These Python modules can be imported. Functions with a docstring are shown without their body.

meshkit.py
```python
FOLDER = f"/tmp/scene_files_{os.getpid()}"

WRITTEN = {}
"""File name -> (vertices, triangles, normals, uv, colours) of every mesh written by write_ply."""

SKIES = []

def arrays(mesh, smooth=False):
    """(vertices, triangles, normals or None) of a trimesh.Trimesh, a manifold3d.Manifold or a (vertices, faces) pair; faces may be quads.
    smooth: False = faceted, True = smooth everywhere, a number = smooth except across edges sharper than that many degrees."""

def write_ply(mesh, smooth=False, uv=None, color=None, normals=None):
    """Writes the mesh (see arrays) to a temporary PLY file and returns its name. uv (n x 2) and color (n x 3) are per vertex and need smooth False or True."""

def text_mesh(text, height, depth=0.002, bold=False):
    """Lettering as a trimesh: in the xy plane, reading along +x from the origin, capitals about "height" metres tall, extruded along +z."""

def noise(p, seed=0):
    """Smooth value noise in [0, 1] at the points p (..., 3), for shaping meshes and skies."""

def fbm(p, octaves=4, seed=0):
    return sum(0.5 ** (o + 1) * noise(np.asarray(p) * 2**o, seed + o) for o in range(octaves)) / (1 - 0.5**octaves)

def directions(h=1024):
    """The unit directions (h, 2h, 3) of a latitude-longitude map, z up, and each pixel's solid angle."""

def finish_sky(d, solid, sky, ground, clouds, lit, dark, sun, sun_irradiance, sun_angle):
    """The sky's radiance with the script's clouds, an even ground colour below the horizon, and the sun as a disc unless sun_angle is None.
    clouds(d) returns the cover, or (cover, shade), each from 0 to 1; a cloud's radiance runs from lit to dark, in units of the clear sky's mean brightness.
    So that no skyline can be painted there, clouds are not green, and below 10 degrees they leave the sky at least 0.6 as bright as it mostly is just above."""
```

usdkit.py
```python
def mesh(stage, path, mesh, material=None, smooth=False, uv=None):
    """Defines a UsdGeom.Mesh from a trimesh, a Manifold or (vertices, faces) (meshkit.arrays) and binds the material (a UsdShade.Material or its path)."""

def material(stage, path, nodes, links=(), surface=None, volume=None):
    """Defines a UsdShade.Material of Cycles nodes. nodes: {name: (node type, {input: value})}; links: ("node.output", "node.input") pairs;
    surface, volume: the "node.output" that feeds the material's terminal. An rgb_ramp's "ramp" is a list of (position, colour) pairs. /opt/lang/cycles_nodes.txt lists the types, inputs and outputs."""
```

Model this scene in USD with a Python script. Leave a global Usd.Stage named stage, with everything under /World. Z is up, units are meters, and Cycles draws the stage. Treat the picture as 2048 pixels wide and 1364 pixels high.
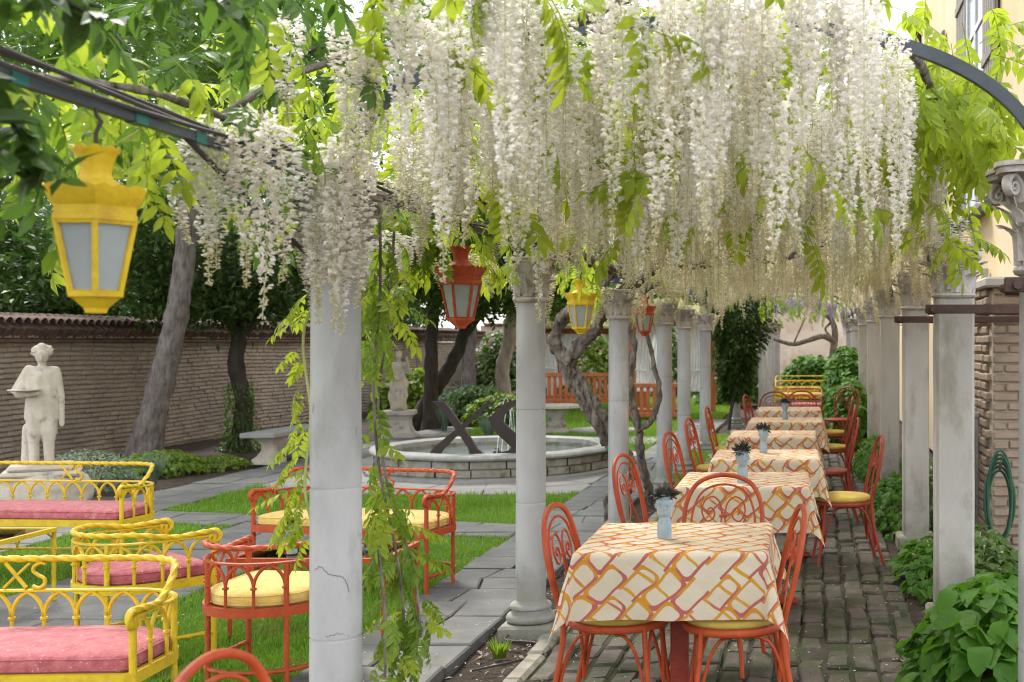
import math, numpy as np, trimesh, usdkit, meshkit, shapely
from shapely.geometry import Polygon, box as sbox, LineString, Point
from shapely.ops import unary_union
from manifold3d import Manifold
from pxr import Usd, UsdGeom, UsdLux, UsdShade, Gf, Sdf, Vt

stage = Usd.Stage.CreateInMemory()
UsdGeom.SetStageUpAxis(stage, "Z")
UsdGeom.SetStageMetersPerUnit(stage, 1.0)
UsdGeom.Xform.Define(stage, "/World")
UsdGeom.Scope.Define(stage, "/World/Looks")
PI = math.pi

# ------------------------------------------------------------------ camera, sky, sun, exposure
EYE = 1.6
cam = UsdGeom.Camera.Define(stage, "/World/camera")
cam.AddTranslateOp().Set(Gf.Vec3d(0, 0, EYE))
cam.AddRotateXOp().Set(90.0)
cam.CreateHorizontalApertureAttr(36.0)
cam.CreateVerticalApertureAttr(36.0 * 682 / 1024)
cam.CreateFocalLengthAttr(41.87)
cam.CreateHorizontalApertureOffsetAttr(-36.0 * 608 / 2048)     # lens shift: the walk's vanishing point lies right of the middle
cam.CreateFStopAttr(4.5)
cam.CreateFocusDistanceAttr(6.0)
cam.CreateClippingRangeAttr(Gf.Vec2f(0.05, 5000))
cam.CreateExposureAttr(1.74)

SUN_EL, SUN_AZ = math.radians(52), math.radians(-35)             # behind the camera's left shoulder's far side, veiled by cloud
sdir = np.array([math.sin(SUN_AZ) * math.cos(SUN_EL), math.cos(SUN_AZ) * math.cos(SUN_EL), math.sin(SUN_EL)])
sun = UsdLux.DistantLight.Define(stage, "/World/sun")
sun.CreateIntensityAttr(0.4)
sun.CreateAngleAttr(14.0)
sun.CreateColorAttr(Gf.Vec3f(1.0, 0.95, 0.87))
sun.GetPrim().CreateAttribute("inputs:normalize", Sdf.ValueTypeNames.Bool).Set(True)
sun.AddRotateXYZOp().Set(Gf.Vec3f(90 - math.degrees(SUN_EL), 0, 180 - math.degrees(SUN_AZ)))


# ------------------------------------------------------------------ node graphs by expressions
class Sock:
    def __init__(s, g, ref): s.g, s.ref = g, ref
    def _m(s, op, a, b=0.0, c=0.0): return s.g("math", math_type=op, value1=a, value2=b, value3=c).value
    def __add__(s, o): return s._m("add", s, o)
    __radd__ = __add__
    def __mul__(s, o): return s._m("multiply", s, o)
    __rmul__ = __mul__
    def __sub__(s, o): return s._m("subtract", s, o)
    def __rsub__(s, o): return s._m("subtract", o, s)
    def __truediv__(s, o): return s._m("divide", s, o)
    def lt(s, o): return s._m("less_than", s, o)
    def abs(s): return s._m("absolute", s)
    def floor(s): return s._m("floor", s)
    def fract(s): return s._m("fraction", s)
    def max(s, o): return s._m("maximum", s, o)
    def min(s, o): return s._m("minimum", s, o)
    def sqrt(s): return s._m("sqrt", s)


class Node:
    def __init__(s, g, name): s._g, s._n = g, name
    def __getattr__(s, k): return Sock(s._g, f"{s._n}.{k}")


class G:
    def __init__(s): s.nodes, s.links = {}, []
    def __call__(s, kind, **inp):
        name = f"n{len(s.nodes)}"
        vals = {}
        for k, v in inp.items():
            if isinstance(v, Sock): s.links.append((v.ref, f"{name}.{k}"))
            else: vals[k] = v
        s.nodes[name] = (kind, vals)
        return Node(s, name)
    def done(s, name, surface=None, volume=None):
        return usdkit.material(stage, f"/World/Looks/{name}", s.nodes, s.links, surface=surface.ref if surface else None, volume=volume.ref if volume else None)


sky = G()
tc = sky("sky_texture", sky_type="single_scattering", sun_disc=False, sun_elevation=SUN_EL, sun_rotation=SUN_AZ, altitude=10.0)
cl = sky("noise_texture", vector=sky("mapping", vector=sky("texture_coordinate").generated, scale=(1.6, 1.6, 4.0)).vector, scale=2.0, detail=5.0)
veil = sky("rgb_ramp", fac=cl.fac, ramp=[(0.3, (5.6, 5.9, 6.4)), (0.7, (8.4, 8.4, 8.3))])
dome = UsdLux.DomeLight.Define(stage, "/World/sky")
bg = sky("background_shader", color=sky("mix", fac=0.82, color1=tc.color, color2=veil.color).color, strength=0.098)
skymat = sky.done("sky_look", bg.background)
UsdShade.MaterialBindingAPI.Apply(dome.GetPrim()).Bind(skymat)
dome.GetPrim().SetCustomDataByKey("kind", "structure")

# ------------------------------------------------------------------ materials
M = {}


def mat(name, c1, c2=None, scale=6.0, rough=0.6, bump=0.0, bscale=40.0, spec=0.35, island=0.0, hue=0.0, trans=0.0, tcol=None,
        spot=None, spot_scale=3.0, spot_at=(0.55, 0.7), stretch=(1, 1, 1), detail=5.0, coat=0.0, bdist=0.01, metallic=0.0, sheen=0.0, moss=None, wear=None, foot=None):
    g = G()
    pos = g("geometry")
    v = g("mapping", vector=pos.position, scale=stretch).vector if stretch != (1, 1, 1) else pos.position
    if c2 is None:
        c2 = c1
    col = g("rgb_ramp", fac=g("noise_texture", vector=v, scale=scale, detail=detail, roughness=0.6).fac, ramp=[(0.32, c1), (0.68, c2)]).color
    if spot is not None:
        f = g("map_range", value=g("noise_texture", vector=v, scale=spot_scale, detail=6.0, roughness=0.65).fac, from_min=spot_at[0], from_max=spot_at[1], clamp=True).result
        col = g("mix", fac=f, color1=col, color2=spot).color
    if foot is not None:   # splashed dirt and moss low on the stone
        zz = g("separate_xyz", vector=pos.position).z
        f = g("map_range", value=zz + (g("noise_texture", vector=pos.position, scale=9.0, detail=6.0).fac - .5) * .9, from_min=-.05, from_max=.45, to_min=.75, to_max=0.0, clamp=True).result
        col = g("mix", fac=f, color1=col, color2=foot).color
    if wear is not None:
        f = g("map_range", value=g("noise_texture", vector=v, scale=wear[1], detail=8.0, roughness=0.75).fac, from_min=wear[2], from_max=wear[2] + 0.04, clamp=True).result
        col = g("mix", fac=f, color1=col, color2=wear[0]).color
    if island:
        r = pos.random_per_island
        col = g("hsv", hue=0.5 + (r - 0.5) * hue, saturation=1.0, value=1.0 - island * 0.5 + g("math", math_type="fraction", value1=r * 7.31).value * island, fac=1.0, color=col).color
    kw = {}
    if bump:
        kw["normal"] = g("bump", height=g("noise_texture", vector=v, scale=bscale, detail=6.0, roughness=0.65).fac, strength=bump, distance=bdist).normal
    p = g("principled_bsdf", base_color=col, roughness=rough, specular_ior_level=spec, coat_weight=coat, coat_roughness=0.2, metallic=metallic, sheen_weight=sheen, **kw)
    out = p.BSDF
    if trans:
        tc_ = g("mix", fac=0.6, color1=col, color2=tcol).color if tcol is not None else col
        out = g("mix_closure", fac=trans, closure1=out, closure2=g("translucent_bsdf", color=tc_).BSDF).closure
    M[name] = g.done(name, out)


mat("yellow_paint", (.52, .345, .006), (.62, .43, .012), scale=16, rough=.5, spec=.4, bump=.5, bscale=90, bdist=.006, spot=(.42, .25, .015), spot_scale=11, spot_at=(.52, .72), wear=((.30, .17, .05), 30.0, .665))
mat("orange_paint", (.34, .044, .010), (.42, .066, .014), scale=16, rough=.52, spec=.4, bump=.5, bscale=90, bdist=.006, spot=(.25, .035, .012), spot_scale=11, spot_at=(.52, .72), wear=((.16, .045, .025), 30.0, .665))
mat("red_paint", (.20, .022, .010), (.28, .036, .013), scale=16, rough=.52, spec=.4, bump=.5, bscale=90, bdist=.006, wear=((.10, .03, .02), 30.0, .66))
mat("pink_fabric", (.31, .060, .072), (.46, .13, .14), scale=26, rough=.9, bump=.8, bscale=90, bdist=.006, sheen=.15, spot=(.50, .20, .20), spot_scale=5, wear=((.62, .36, .36), 55.0, .60))
mat("yellow_fabric", (.56, .36, .07), (.70, .50, .16), scale=14, rough=.9, bump=.8, bscale=80, bdist=.006, sheen=.2)
mat("mustard_fabric", (.40, .27, .045), (.50, .36, .08), scale=9, rough=.9, bump=.5, bscale=260, bdist=.004)
mat("column_stone", (.29, .283, .275), (.42, .41, .40), scale=4.2, rough=.75, bump=.35, bscale=28, bdist=.008, spot=(.21, .20, .18), spot_scale=6.0, spot_at=(.54, .80), stretch=(1, 1, .35), wear=((.17, .16, .14), 13.0, .65), foot=(.17, .17, .12))
mat("pier_stone", (.33, .305, .27), (.43, .405, .37), scale=3.0, rough=.85, bump=.35, bscale=26, bdist=.008, spot=(.22, .195, .15), spot_scale=3.5, stretch=(1, 1, .35), wear=((.15, .14, .12), 11.0, .655), foot=(.13, .14, .08))
mat("carved_stone", (.40, .365, .33), (.54, .50, .46), scale=9, rough=.85, bump=.5, bscale=45, bdist=.01, spot=(.20, .175, .15), spot_scale=9, spot_at=(.5, .68))
mat("statue_stone", (.42, .36, .285), (.56, .50, .42), scale=7, rough=.85, bump=.4, bscale=40, bdist=.01, spot=(.20, .19, .17), spot_scale=7, spot_at=(.56, .70))
mat("slate", (.105, .105, .102), (.20, .198, .19), scale=3.5, rough=.65, bump=.6, bscale=24, bdist=.012, island=.5, hue=.05, spot=(.16, .17, .10), spot_scale=5, spot_at=(.58, .75))
mat("pale_slab", (.24, .235, .22), (.33, .32, .30), scale=5, rough=.7, bump=.45, bscale=24, bdist=.01, island=.25, hue=.02, spot=(.17, .18, .11), spot_scale=5, spot_at=(.58, .75))
mat("paving_brick", (.085, .070, .050), (.175, .142, .106), scale=8, rough=.62, bump=.7, bscale=35, bdist=.012, island=.7, hue=.05, spot=(.050, .062, .018), spot_scale=3.5, spot_at=(.44, .56), wear=((.34, .32, .28), 15.0, .66))
mat("kerb_stone", (.24, .22, .18), (.36, .33, .28), scale=9, rough=.8, bump=.7, bscale=30, bdist=.012, island=.4, spot=(.13, .14, .06), spot_scale=6, spot_at=(.5, .66))
mat("wall_brick", (.46, .365, .275), (.60, .51, .405), scale=2.4, rough=.9, bump=.6, bscale=30, bdist=.012, island=.55, hue=.03, spot=(.42, .35, .285), spot_scale=.9, spot_at=(.45, .65))
mat("pier_brick", (.33, .27, .17), (.45, .375, .25), scale=4, rough=.9, bump=.6, bscale=30, bdist=.012, island=.5, hue=.06, spot=(.34, .15, .09), spot_scale=3.0, spot_at=(.62, .72))
mat("mortar", (.33, .28, .22), (.44, .385, .31), scale=6, rough=.95, bump=.6, bscale=40)
mat("coping_brick", (.13, .095, .075), (.27, .18, .13), scale=5, rough=.9, bump=.5, bscale=30, island=.7, hue=.04, spot=(.09, .085, .055), spot_scale=3)
mat("mossy_sand", (.030, .034, .014), (.075, .065, .045), scale=9, rough=.95, bump=1.0, bscale=70, bdist=.02, spot=(.045, .065, .015), spot_scale=5, spot_at=(.5, .6))
mat("soil", (.035, .024, .017), (.085, .058, .042), scale=14, rough=.95, bump=1.0, bscale=60, bdist=.03, spot=(.10, .075, .055), spot_scale=30, spot_at=(.58, .7))
mat("turf", (.06, .13, .018), (.10, .19, .025), scale=4, rough=.9, bump=.8, bscale=120, bdist=.02)
mat("grass", (.11, .33, .013), (.19, .45, .028), scale=1.6, rough=.55, island=.5, hue=.05, trans=.35, tcol=(.25, .42, .04), spot=(.22, .27, .05), spot_scale=2.2, spot_at=(.56, .7))
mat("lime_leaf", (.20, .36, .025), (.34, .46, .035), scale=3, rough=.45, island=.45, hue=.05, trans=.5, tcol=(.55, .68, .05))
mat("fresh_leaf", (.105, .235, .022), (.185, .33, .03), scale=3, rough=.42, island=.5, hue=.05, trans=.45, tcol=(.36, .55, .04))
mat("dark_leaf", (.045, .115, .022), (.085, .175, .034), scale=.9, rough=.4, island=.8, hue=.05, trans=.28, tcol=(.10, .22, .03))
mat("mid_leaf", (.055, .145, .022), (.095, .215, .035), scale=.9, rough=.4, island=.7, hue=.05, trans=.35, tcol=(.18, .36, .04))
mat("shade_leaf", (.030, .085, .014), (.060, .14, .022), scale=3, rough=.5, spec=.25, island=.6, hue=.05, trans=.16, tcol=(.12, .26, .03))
mat("shrub_leaf", (.030, .155, .014), (.075, .26, .025), scale=7, rough=.55, spec=.22, island=.6, hue=.05, trans=.32, tcol=(.20, .46, .03), bump=.3, bscale=60)
mat("silver_leaf", (.13, .20, .15), (.22, .30, .23), scale=5, rough=.6, island=.4, hue=.04, trans=.25, tcol=(.3, .42, .2))
mat("petal", (.91, .865, .79), (.93, .91, .86), scale=5, rough=.6, spec=.2, island=.24, hue=.02, trans=.37, tcol=(.93, .89, .77))
mat("young_petal", (.74, .70, .52), (.84, .80, .66), scale=1.2, rough=.6, spec=.2, island=.2, hue=.03, trans=.42, tcol=(.84, .80, .55))  # distant blossom: the olive-beige shade under the leaves is put into the colour
mat("bud", (.72, .67, .42), (.82, .78, .56), scale=5, rough=.6, spec=.2, island=.2, hue=.03, trans=.35, tcol=(.72, .70, .35))
mat("lilac_petal", (.46, .40, .52), (.62, .55, .68), scale=5, rough=.6, island=.3, hue=.03, trans=.35)
mat("green_stem", (.34, .38, .12), (.42, .45, .18), rough=.6)
mat("vine_bark", (.035, .028, .022), (.25, .21, .17), scale=26, rough=.9, bump=1.0, bscale=30, bdist=.02, stretch=(1, 1, .3))
mat("tree_bark", (.08, .066, .06), (.22, .19, .17), scale=22, rough=.9, bump=.9, bscale=28, bdist=.02, stretch=(1, 1, .25))
mat("dark_bark", (.035, .028, .022), (.075, .062, .05), scale=9, rough=.9, bump=1.0, bscale=28, bdist=.02, stretch=(1, 1, .3))
mat("pale_bark", (.22, .18, .14), (.36, .31, .25), scale=9, rough=.9, bump=1.0, bscale=24, bdist=.02, stretch=(1, 1, .3))
mat("steel_blue", (.028, .037, .045), (.05, .062, .072), scale=8, rough=.45, spec=.5, bump=.2)
mat("iron_dark", (.030, .024, .022), (.055, .042, .036), scale=9, rough=.6, bump=.3)
mat("rusty_iron", (.045, .026, .02), (.085, .045, .032), scale=9, rough=.75, bump=.5)
mat("corten", (.020, .012, .010), (.032, .019, .015), scale=4, rough=.6, bump=.2)
mat("cable_teal", (.02, .12, .10), rough=.4)
mat("frosted_glass", (.42, .49, .49), (.52, .57, .56), scale=6, rough=.35, spec=.6, trans=.35, bump=.15, bscale=120)
mat("ochre_plaster", (.56, .42, .23), (.66, .52, .32), scale=1.6, rough=.92, bump=.3, bscale=18, spot=(.58, .50, .40), spot_scale=1.2, spot_at=(.48, .66), stretch=(1, 1, .5))
mat("end_plaster", (.48, .375, .30), (.62, .53, .44), scale=1.4, rough=.95, bump=.4, bscale=15, spot=(.40, .25, .19), spot_scale=1.6, spot_at=(.5, .66))
mat("shutter_wood", (.19, .165, .14), (.28, .25, .22), scale=6, rough=.8, bump=.5, bscale=20, stretch=(1, 1, .12))
mat("grey_wood", (.24, .235, .22), (.36, .35, .33), scale=10, rough=.8, bump=.5, bscale=30, stretch=(1, 1, .15))
mat("white_box", (.62, .63, .62), rough=.5)
mat("hose_green", (.012, .05, .028), (.02, .075, .04), rough=.35, spec=.5)
mat("gazebo_wood", (.34, .085, .03), (.48, .15, .05), scale=12, rough=.5, bump=.3, bscale=30, stretch=(1, 1, .2))
mat("curtain", (.74, .74, .74), (.82, .82, .82), scale=3, rough=.9, trans=.4)
mat("roof_moss", (.16, .16, .05), (.28, .25, .10), scale=6, rough=.9, bump=.6)
mat("terracotta", (.36, .15, .09), (.46, .22, .14), scale=5, rough=.85, island=.4, bump=.4)
mat("blue_ceramic", (.19, .265, .30), (.29, .36, .385), scale=20, rough=.35, spec=.5, coat=.3, spot=(.17, .20, .22), spot_scale=40, spot_at=(.55, .66))
mat("succulent", (.045, .05, .035), (.10, .10, .075), scale=30, rough=.6, island=.7, hue=.08)
mat("red_leaf", (.32, .10, .09), (.42, .18, .15), scale=6, rough=.6, trans=.3)
mat("window_dark", (.03, .035, .04), rough=.15, spec=.6)
mat("fallen_petal", (.55, .52, .44), (.66, .62, .55), rough=.7, island=.4)

g = G()   # still water: dark and reflective with small ripples
M["water"] = g.done("water", g("principled_bsdf", base_color=(.10, .13, .12), roughness=.06, specular_ior_level=.7, normal=g("bump", height=g("noise_texture", vector=g("geometry").position, scale=14.0, detail=3.0).fac, strength=.5, distance=.02).normal).BSDF)
g = G()
M["water_jet"] = g.done("water_jet", g("mix_closure", fac=.45, closure1=g("transparent_bsdf").BSDF, closure2=g("principled_bsdf", base_color=(.85, .88, .9), roughness=.2).BSDF).closure)
g = G()
M["glass_top"] = g.done("glass_top", g("mix_closure", fac=g("fresnel", IOR=1.5).fac, closure1=g("transparent_bsdf", color=(.80, .82, .80)).BSDF, closure2=g("glossy_bsdf", roughness=.03, color=(.9, .9, .9)).BSDF).closure)

g = G()   # printed cotton: rounded diagonal links in rose and ochre on cream
uv = g("uvmap", attribute="st").UV
xyz = g("separate_xyz", vector=uv)
wob = g("noise_texture", vector=uv, scale=5.0, detail=2.0)
ux = xyz.x + (wob.fac - .5) * .055
uy = xyz.y + (g("noise_texture", vector=g("mapping", vector=uv, location=(5, 3, 0)).vector, scale=5.0, detail=2.0).fac - .5) * .055
a = (ux + uy) * .7071
b = (uy - ux) * .7071
CW, CH, R = .170, .088, .036


def loops(a, b):
    """Rounded links laid in courses; some links stay open at one end. Returns a mask of the printed band and the place within a link."""
    row = (b / CH).floor()
    ca = a / CW + row * .43
    fa, fb = ca.fract() - .5, (b / CH).fract() - .5
    qa = (fa.abs() * CW - (CW / 2 - R + .004)).max(0.0)
    qb = (fb.abs() * CH - (CH / 2 - R + .004)).max(0.0)
    d = ((qa * qa + qb * qb).sqrt() - (R - .006)).abs()
    ink = g("map_range", value=d, from_min=.0082, from_max=.0098, to_min=1.0, to_max=0.0, clamp=True).result
    dice = g("white_noise_texture", dimensions="2D", vector=g("combine_xyz", x=ca.floor(), y=row, z=0.0).vector).value
    opened = g("math", math_type="greater_than", value1=dice, value2=.55).value * fa.lt(-.30) + dice.lt(.30) * g("math", math_type="greater_than", value1=fa, value2=.30).value
    return ink * (1.0 - opened.min(1.0)), fa, fb, row


on1, fa, fb, row = loops(a, b)
la = (((a + b * .12) / .085).fract() - .5).abs() * .085
third = ((row / 3.0).fract() - .1).lt(.34)
on2 = g("map_range", value=la, from_min=.0050, from_max=.0066, to_min=1.0, to_max=0.0, clamp=True).result * third
tone = g("noise_texture", vector=uv, scale=6.5, detail=1.0).fac
side = g("map_range", value=fa * .5 + fb + (tone - .5) * 2.2, from_min=-.10, from_max=.12, clamp=True).result
c1 = g("mix", fac=side, color1=(.50, .135, .12), color2=(.64, .29, .035)).color
c2 = g("mix", fac=g("map_range", value=tone, from_min=.36, from_max=.46, clamp=True).result, color1=(.55, .16, .11), color2=(.66, .34, .035)).color
cream = g("rgb_ramp", fac=g("noise_texture", vector=uv, scale=4.0, detail=3.0).fac, ramp=[(.3, (.66, .54, .385)), (.7, (.76, .66, .515))]).color
c = g("mix", fac=on2, color1=cream, color2=c2).color
c = g("mix", fac=on1, color1=c, color2=c1).color
stain = g("map_range", value=g("noise_texture", vector=uv, scale=2.2, detail=6.0).fac, from_min=.58, from_max=.75, to_max=.25, clamp=True).result
c = g("mix", fac=stain, color1=c, color2=(.42, .33, .22)).color
weave = g("bump", height=g("noise_texture", vector=uv, scale=500.0, detail=2.0).fac, strength=.25, distance=.002).normal
wrinkle = g("bump", height=g("noise_texture", vector=uv, scale=5.0, detail=5.0, distortion=.6).fac, strength=.6, distance=.03, normal=weave).normal
M["printed_cloth"] = g.done("printed_cloth", g("mix_closure", fac=.15, closure1=g("principled_bsdf", base_color=c, roughness=.85, specular_ior_level=.2, normal=wrinkle).BSDF, closure2=g("translucent_bsdf", color=c).BSDF).closure)


# ------------------------------------------------------------------ stage helpers
names = set()


def numbered(parent, name):
    path, i = f"{parent}/{name}", 0
    while path in names:
        i += 1
        path = f"{parent}/{name}_{i:03d}"
    names.add(path)
    return path


def tag(prim, label=None, cat=None, group=None, kind=None):
    for k, v in (("label", label), ("category", cat), ("group", group), ("kind", kind)):
        if v: prim.SetCustomDataByKey(k, v)
    return prim


def place(x, loc, rz=0.0, scale=None):
    x = UsdGeom.Xformable(x)
    x.AddTranslateOp().Set(Gf.Vec3d(*map(float, loc)))
    if rz: x.AddRotateZOp().Set(float(rz))
    if scale is not None: x.AddScaleOp().Set(Gf.Vec3f(*([float(scale)] * 3 if np.ndim(scale) == 0 else map(float, scale))))


def thing(name, label, cat, loc=(0, 0, 0), rz=0.0, group=None, kind=None, scale=None):
    x = UsdGeom.Xform.Define(stage, numbered("/World", name))
    place(x, loc, rz, scale)
    return tag(x.GetPrim(), label, cat, group, kind)


def part(parent, name, mesh, m, smooth=35, label=None, kind=None, uv=None):
    """One mesh: a part of parent, or a thing of its own when parent is None."""
    path = numbered(str(parent.GetPath()) if parent is not None else "/World", name)
    if isinstance(mesh, MB): mesh = mesh.arrays()
    p = usdkit.mesh(stage, path, mesh, M[m] if isinstance(m, str) else m, smooth=smooth, uv=uv).GetPrim()
    return tag(p, label, kind=kind)


def dup(src, loc, rz=0.0, label=None, group=None, scale=None):
    d = src.GetCustomData()
    base = src.GetName()
    if base[-4:-3] == "_" and base[-3:].isdigit(): base = base[:-4]
    x = UsdGeom.Xform.Define(stage, numbered("/World", base)).GetPrim()
    x.GetReferences().AddInternalReference(src.GetPath())
    UsdGeom.Xformable(x).ClearXformOpOrder()
    xf = UsdGeom.Xformable(x)
    mtx = Gf.Matrix4d().SetScale(Gf.Vec3d(*([scale] * 3 if scale is not None else [1, 1, 1]))) * Gf.Matrix4d().SetRotate(Gf.Rotation(Gf.Vec3d(0, 0, 1), rz)) * Gf.Matrix4d().SetTranslate(Gf.Vec3d(*map(float, loc)))
    xf.AddTransformOp().Set(mtx)
    x.SetInstanceable(True)
    return tag(x, label or d.get("label"), d.get("category"), group or d.get("group"))


def instancer(parent, name, protos, m, pos, quat, scale, proto_idx, kind="stuff", label=None, cat=None, smooth=False):
    """Uncountable copies: one PointInstancer. protos: (v, f) arrays or lists of ((v, f), material)."""
    path = numbered(str(parent.GetPath()) if parent is not None else "/World", name)
    pi = UsdGeom.PointInstancer.Define(stage, path)
    paths = []
    for i, pr in enumerate(protos):
        pp = f"{path}/shape_{i:03d}"
        if isinstance(pr, list):
            UsdGeom.Xform.Define(stage, pp)
            for j, (ms, mm) in enumerate(pr):
                usdkit.mesh(stage, f"{pp}/piece_{j:03d}", ms, M[mm], smooth=smooth)
        else:
            usdkit.mesh(stage, pp, pr, M[m], smooth=smooth)
        paths.append(Sdf.Path(pp))
    pi.CreatePrototypesRel().SetTargets(paths)
    pi.CreatePositionsAttr(Vt.Vec3fArray.FromNumpy(np.asarray(pos, np.float32)))
    q = np.asarray(quat, np.float32)
    pi.CreateOrientationsAttr(Vt.QuathArray([Gf.Quath(float(a), float(b), float(c), float(d)) for a, b, c, d in q]))
    pi.CreateScalesAttr(Vt.Vec3fArray.FromNumpy(np.repeat(np.asarray(scale, np.float32)[:, None], 3, 1) if np.ndim(scale) == 1 else np.asarray(scale, np.float32)))
    pi.CreateProtoIndicesAttr(Vt.IntArray.FromNumpy(np.asarray(proto_idx, np.int32)))
    return tag(pi.GetPrim(), label, cat, kind=kind)


# ------------------------------------------------------------------ mesh helpers
def frames(p, closed=False):
    p = np.asarray(p, float)
    t = np.gradient(p, axis=0)
    if closed:
        t = np.roll(p, -1, 0) - np.roll(p, 1, 0)
    t /= np.linalg.norm(t, axis=1, keepdims=True) + 1e-12
    n = np.zeros_like(p)
    ref = np.array([0, 0, 1.0]) if abs(t[0, 2]) < .9 else np.array([1.0, 0, 0])
    a = np.cross(np.cross(t[0], ref), t[0])
    n[0] = a / np.linalg.norm(a)
    for i in range(1, len(p)):
        a = n[i - 1] - t[i] * (n[i - 1] @ t[i])
        n[i] = a / (np.linalg.norm(a) + 1e-12)
    return t, n, np.cross(t, n)


def tube(p, r, n=7, closed=False, lobes=0, amp=0.0, twist=0.0, rough=0.0, seed=0, rscale=12.0, flat=(1, 1), phase=0.0):
    p = np.asarray(p, float)
    k = len(p)
    t, a, b = frames(p, closed)
    r = np.broadcast_to(np.asarray(r, float), (k,))
    s = np.concatenate([[0], np.cumsum(np.linalg.norm(np.diff(p, axis=0), axis=1))])
    th = np.arange(n) * 2 * PI / n + phase
    rad = np.repeat(r[:, None], n, 1)
    if lobes: rad = rad * (1 + amp * np.cos(lobes * th[None] - twist * s[:, None]))
    v = p[:, None] + rad[..., None] * (flat[0] * np.cos(th)[None, :, None] * a[:, None] + flat[1] * np.sin(th)[None, :, None] * b[:, None])
    if rough:
        v = p[:, None] + (v - p[:, None]) * (1 + rough * (meshkit.fbm(v * np.array([rscale, rscale, rscale * .35]), 3, seed)[..., None] - .5) * 2)
    v = v.reshape(-1, 3)
    m = k if closed else k - 1
    i, j = np.meshgrid(np.arange(m), np.arange(n), indexing="ij")
    i2 = (i + 1) % k
    q = np.stack([i * n + j, i * n + (j + 1) % n, i2 * n + (j + 1) % n, i2 * n + j], -1).reshape(-1, 4)
    f = np.vstack([q[:, [0, 1, 2]], q[:, [0, 2, 3]]])
    if not closed:
        c0, c1 = len(v), len(v) + 1
        v = np.vstack([v, p[0], p[-1]])
        jj = np.arange(n)
        f = np.vstack([f, np.stack([np.full(n, c0), (jj + 1) % n, jj], 1), np.stack([np.full(n, c1), (k - 1) * n + jj, (k - 1) * n + (jj + 1) % n], 1)])
    return v, f


def spline(pts, n=8):
    """Catmull-Rom through pts, n samples a span."""
    p = np.asarray(pts, float)
    if len(p) == 2: return np.linspace(p[0], p[1], n + 1)
    q = np.vstack([2 * p[0] - p[1], p, 2 * p[-1] - p[-2]])
    out = []
    for i in range(1, len(q) - 2):
        t = np.linspace(0, 1, n, endpoint=False)[:, None]
        out.append(.5 * (2 * q[i] + (q[i + 1] - q[i - 1]) * t + (2 * q[i - 1] - 5 * q[i] + 4 * q[i + 1] - q[i + 2]) * t ** 2 + (3 * q[i] - q[i - 1] - 3 * q[i + 1] + q[i + 2]) * t ** 3))
    out.append(p[-1:])
    return np.vstack(out)


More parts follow.
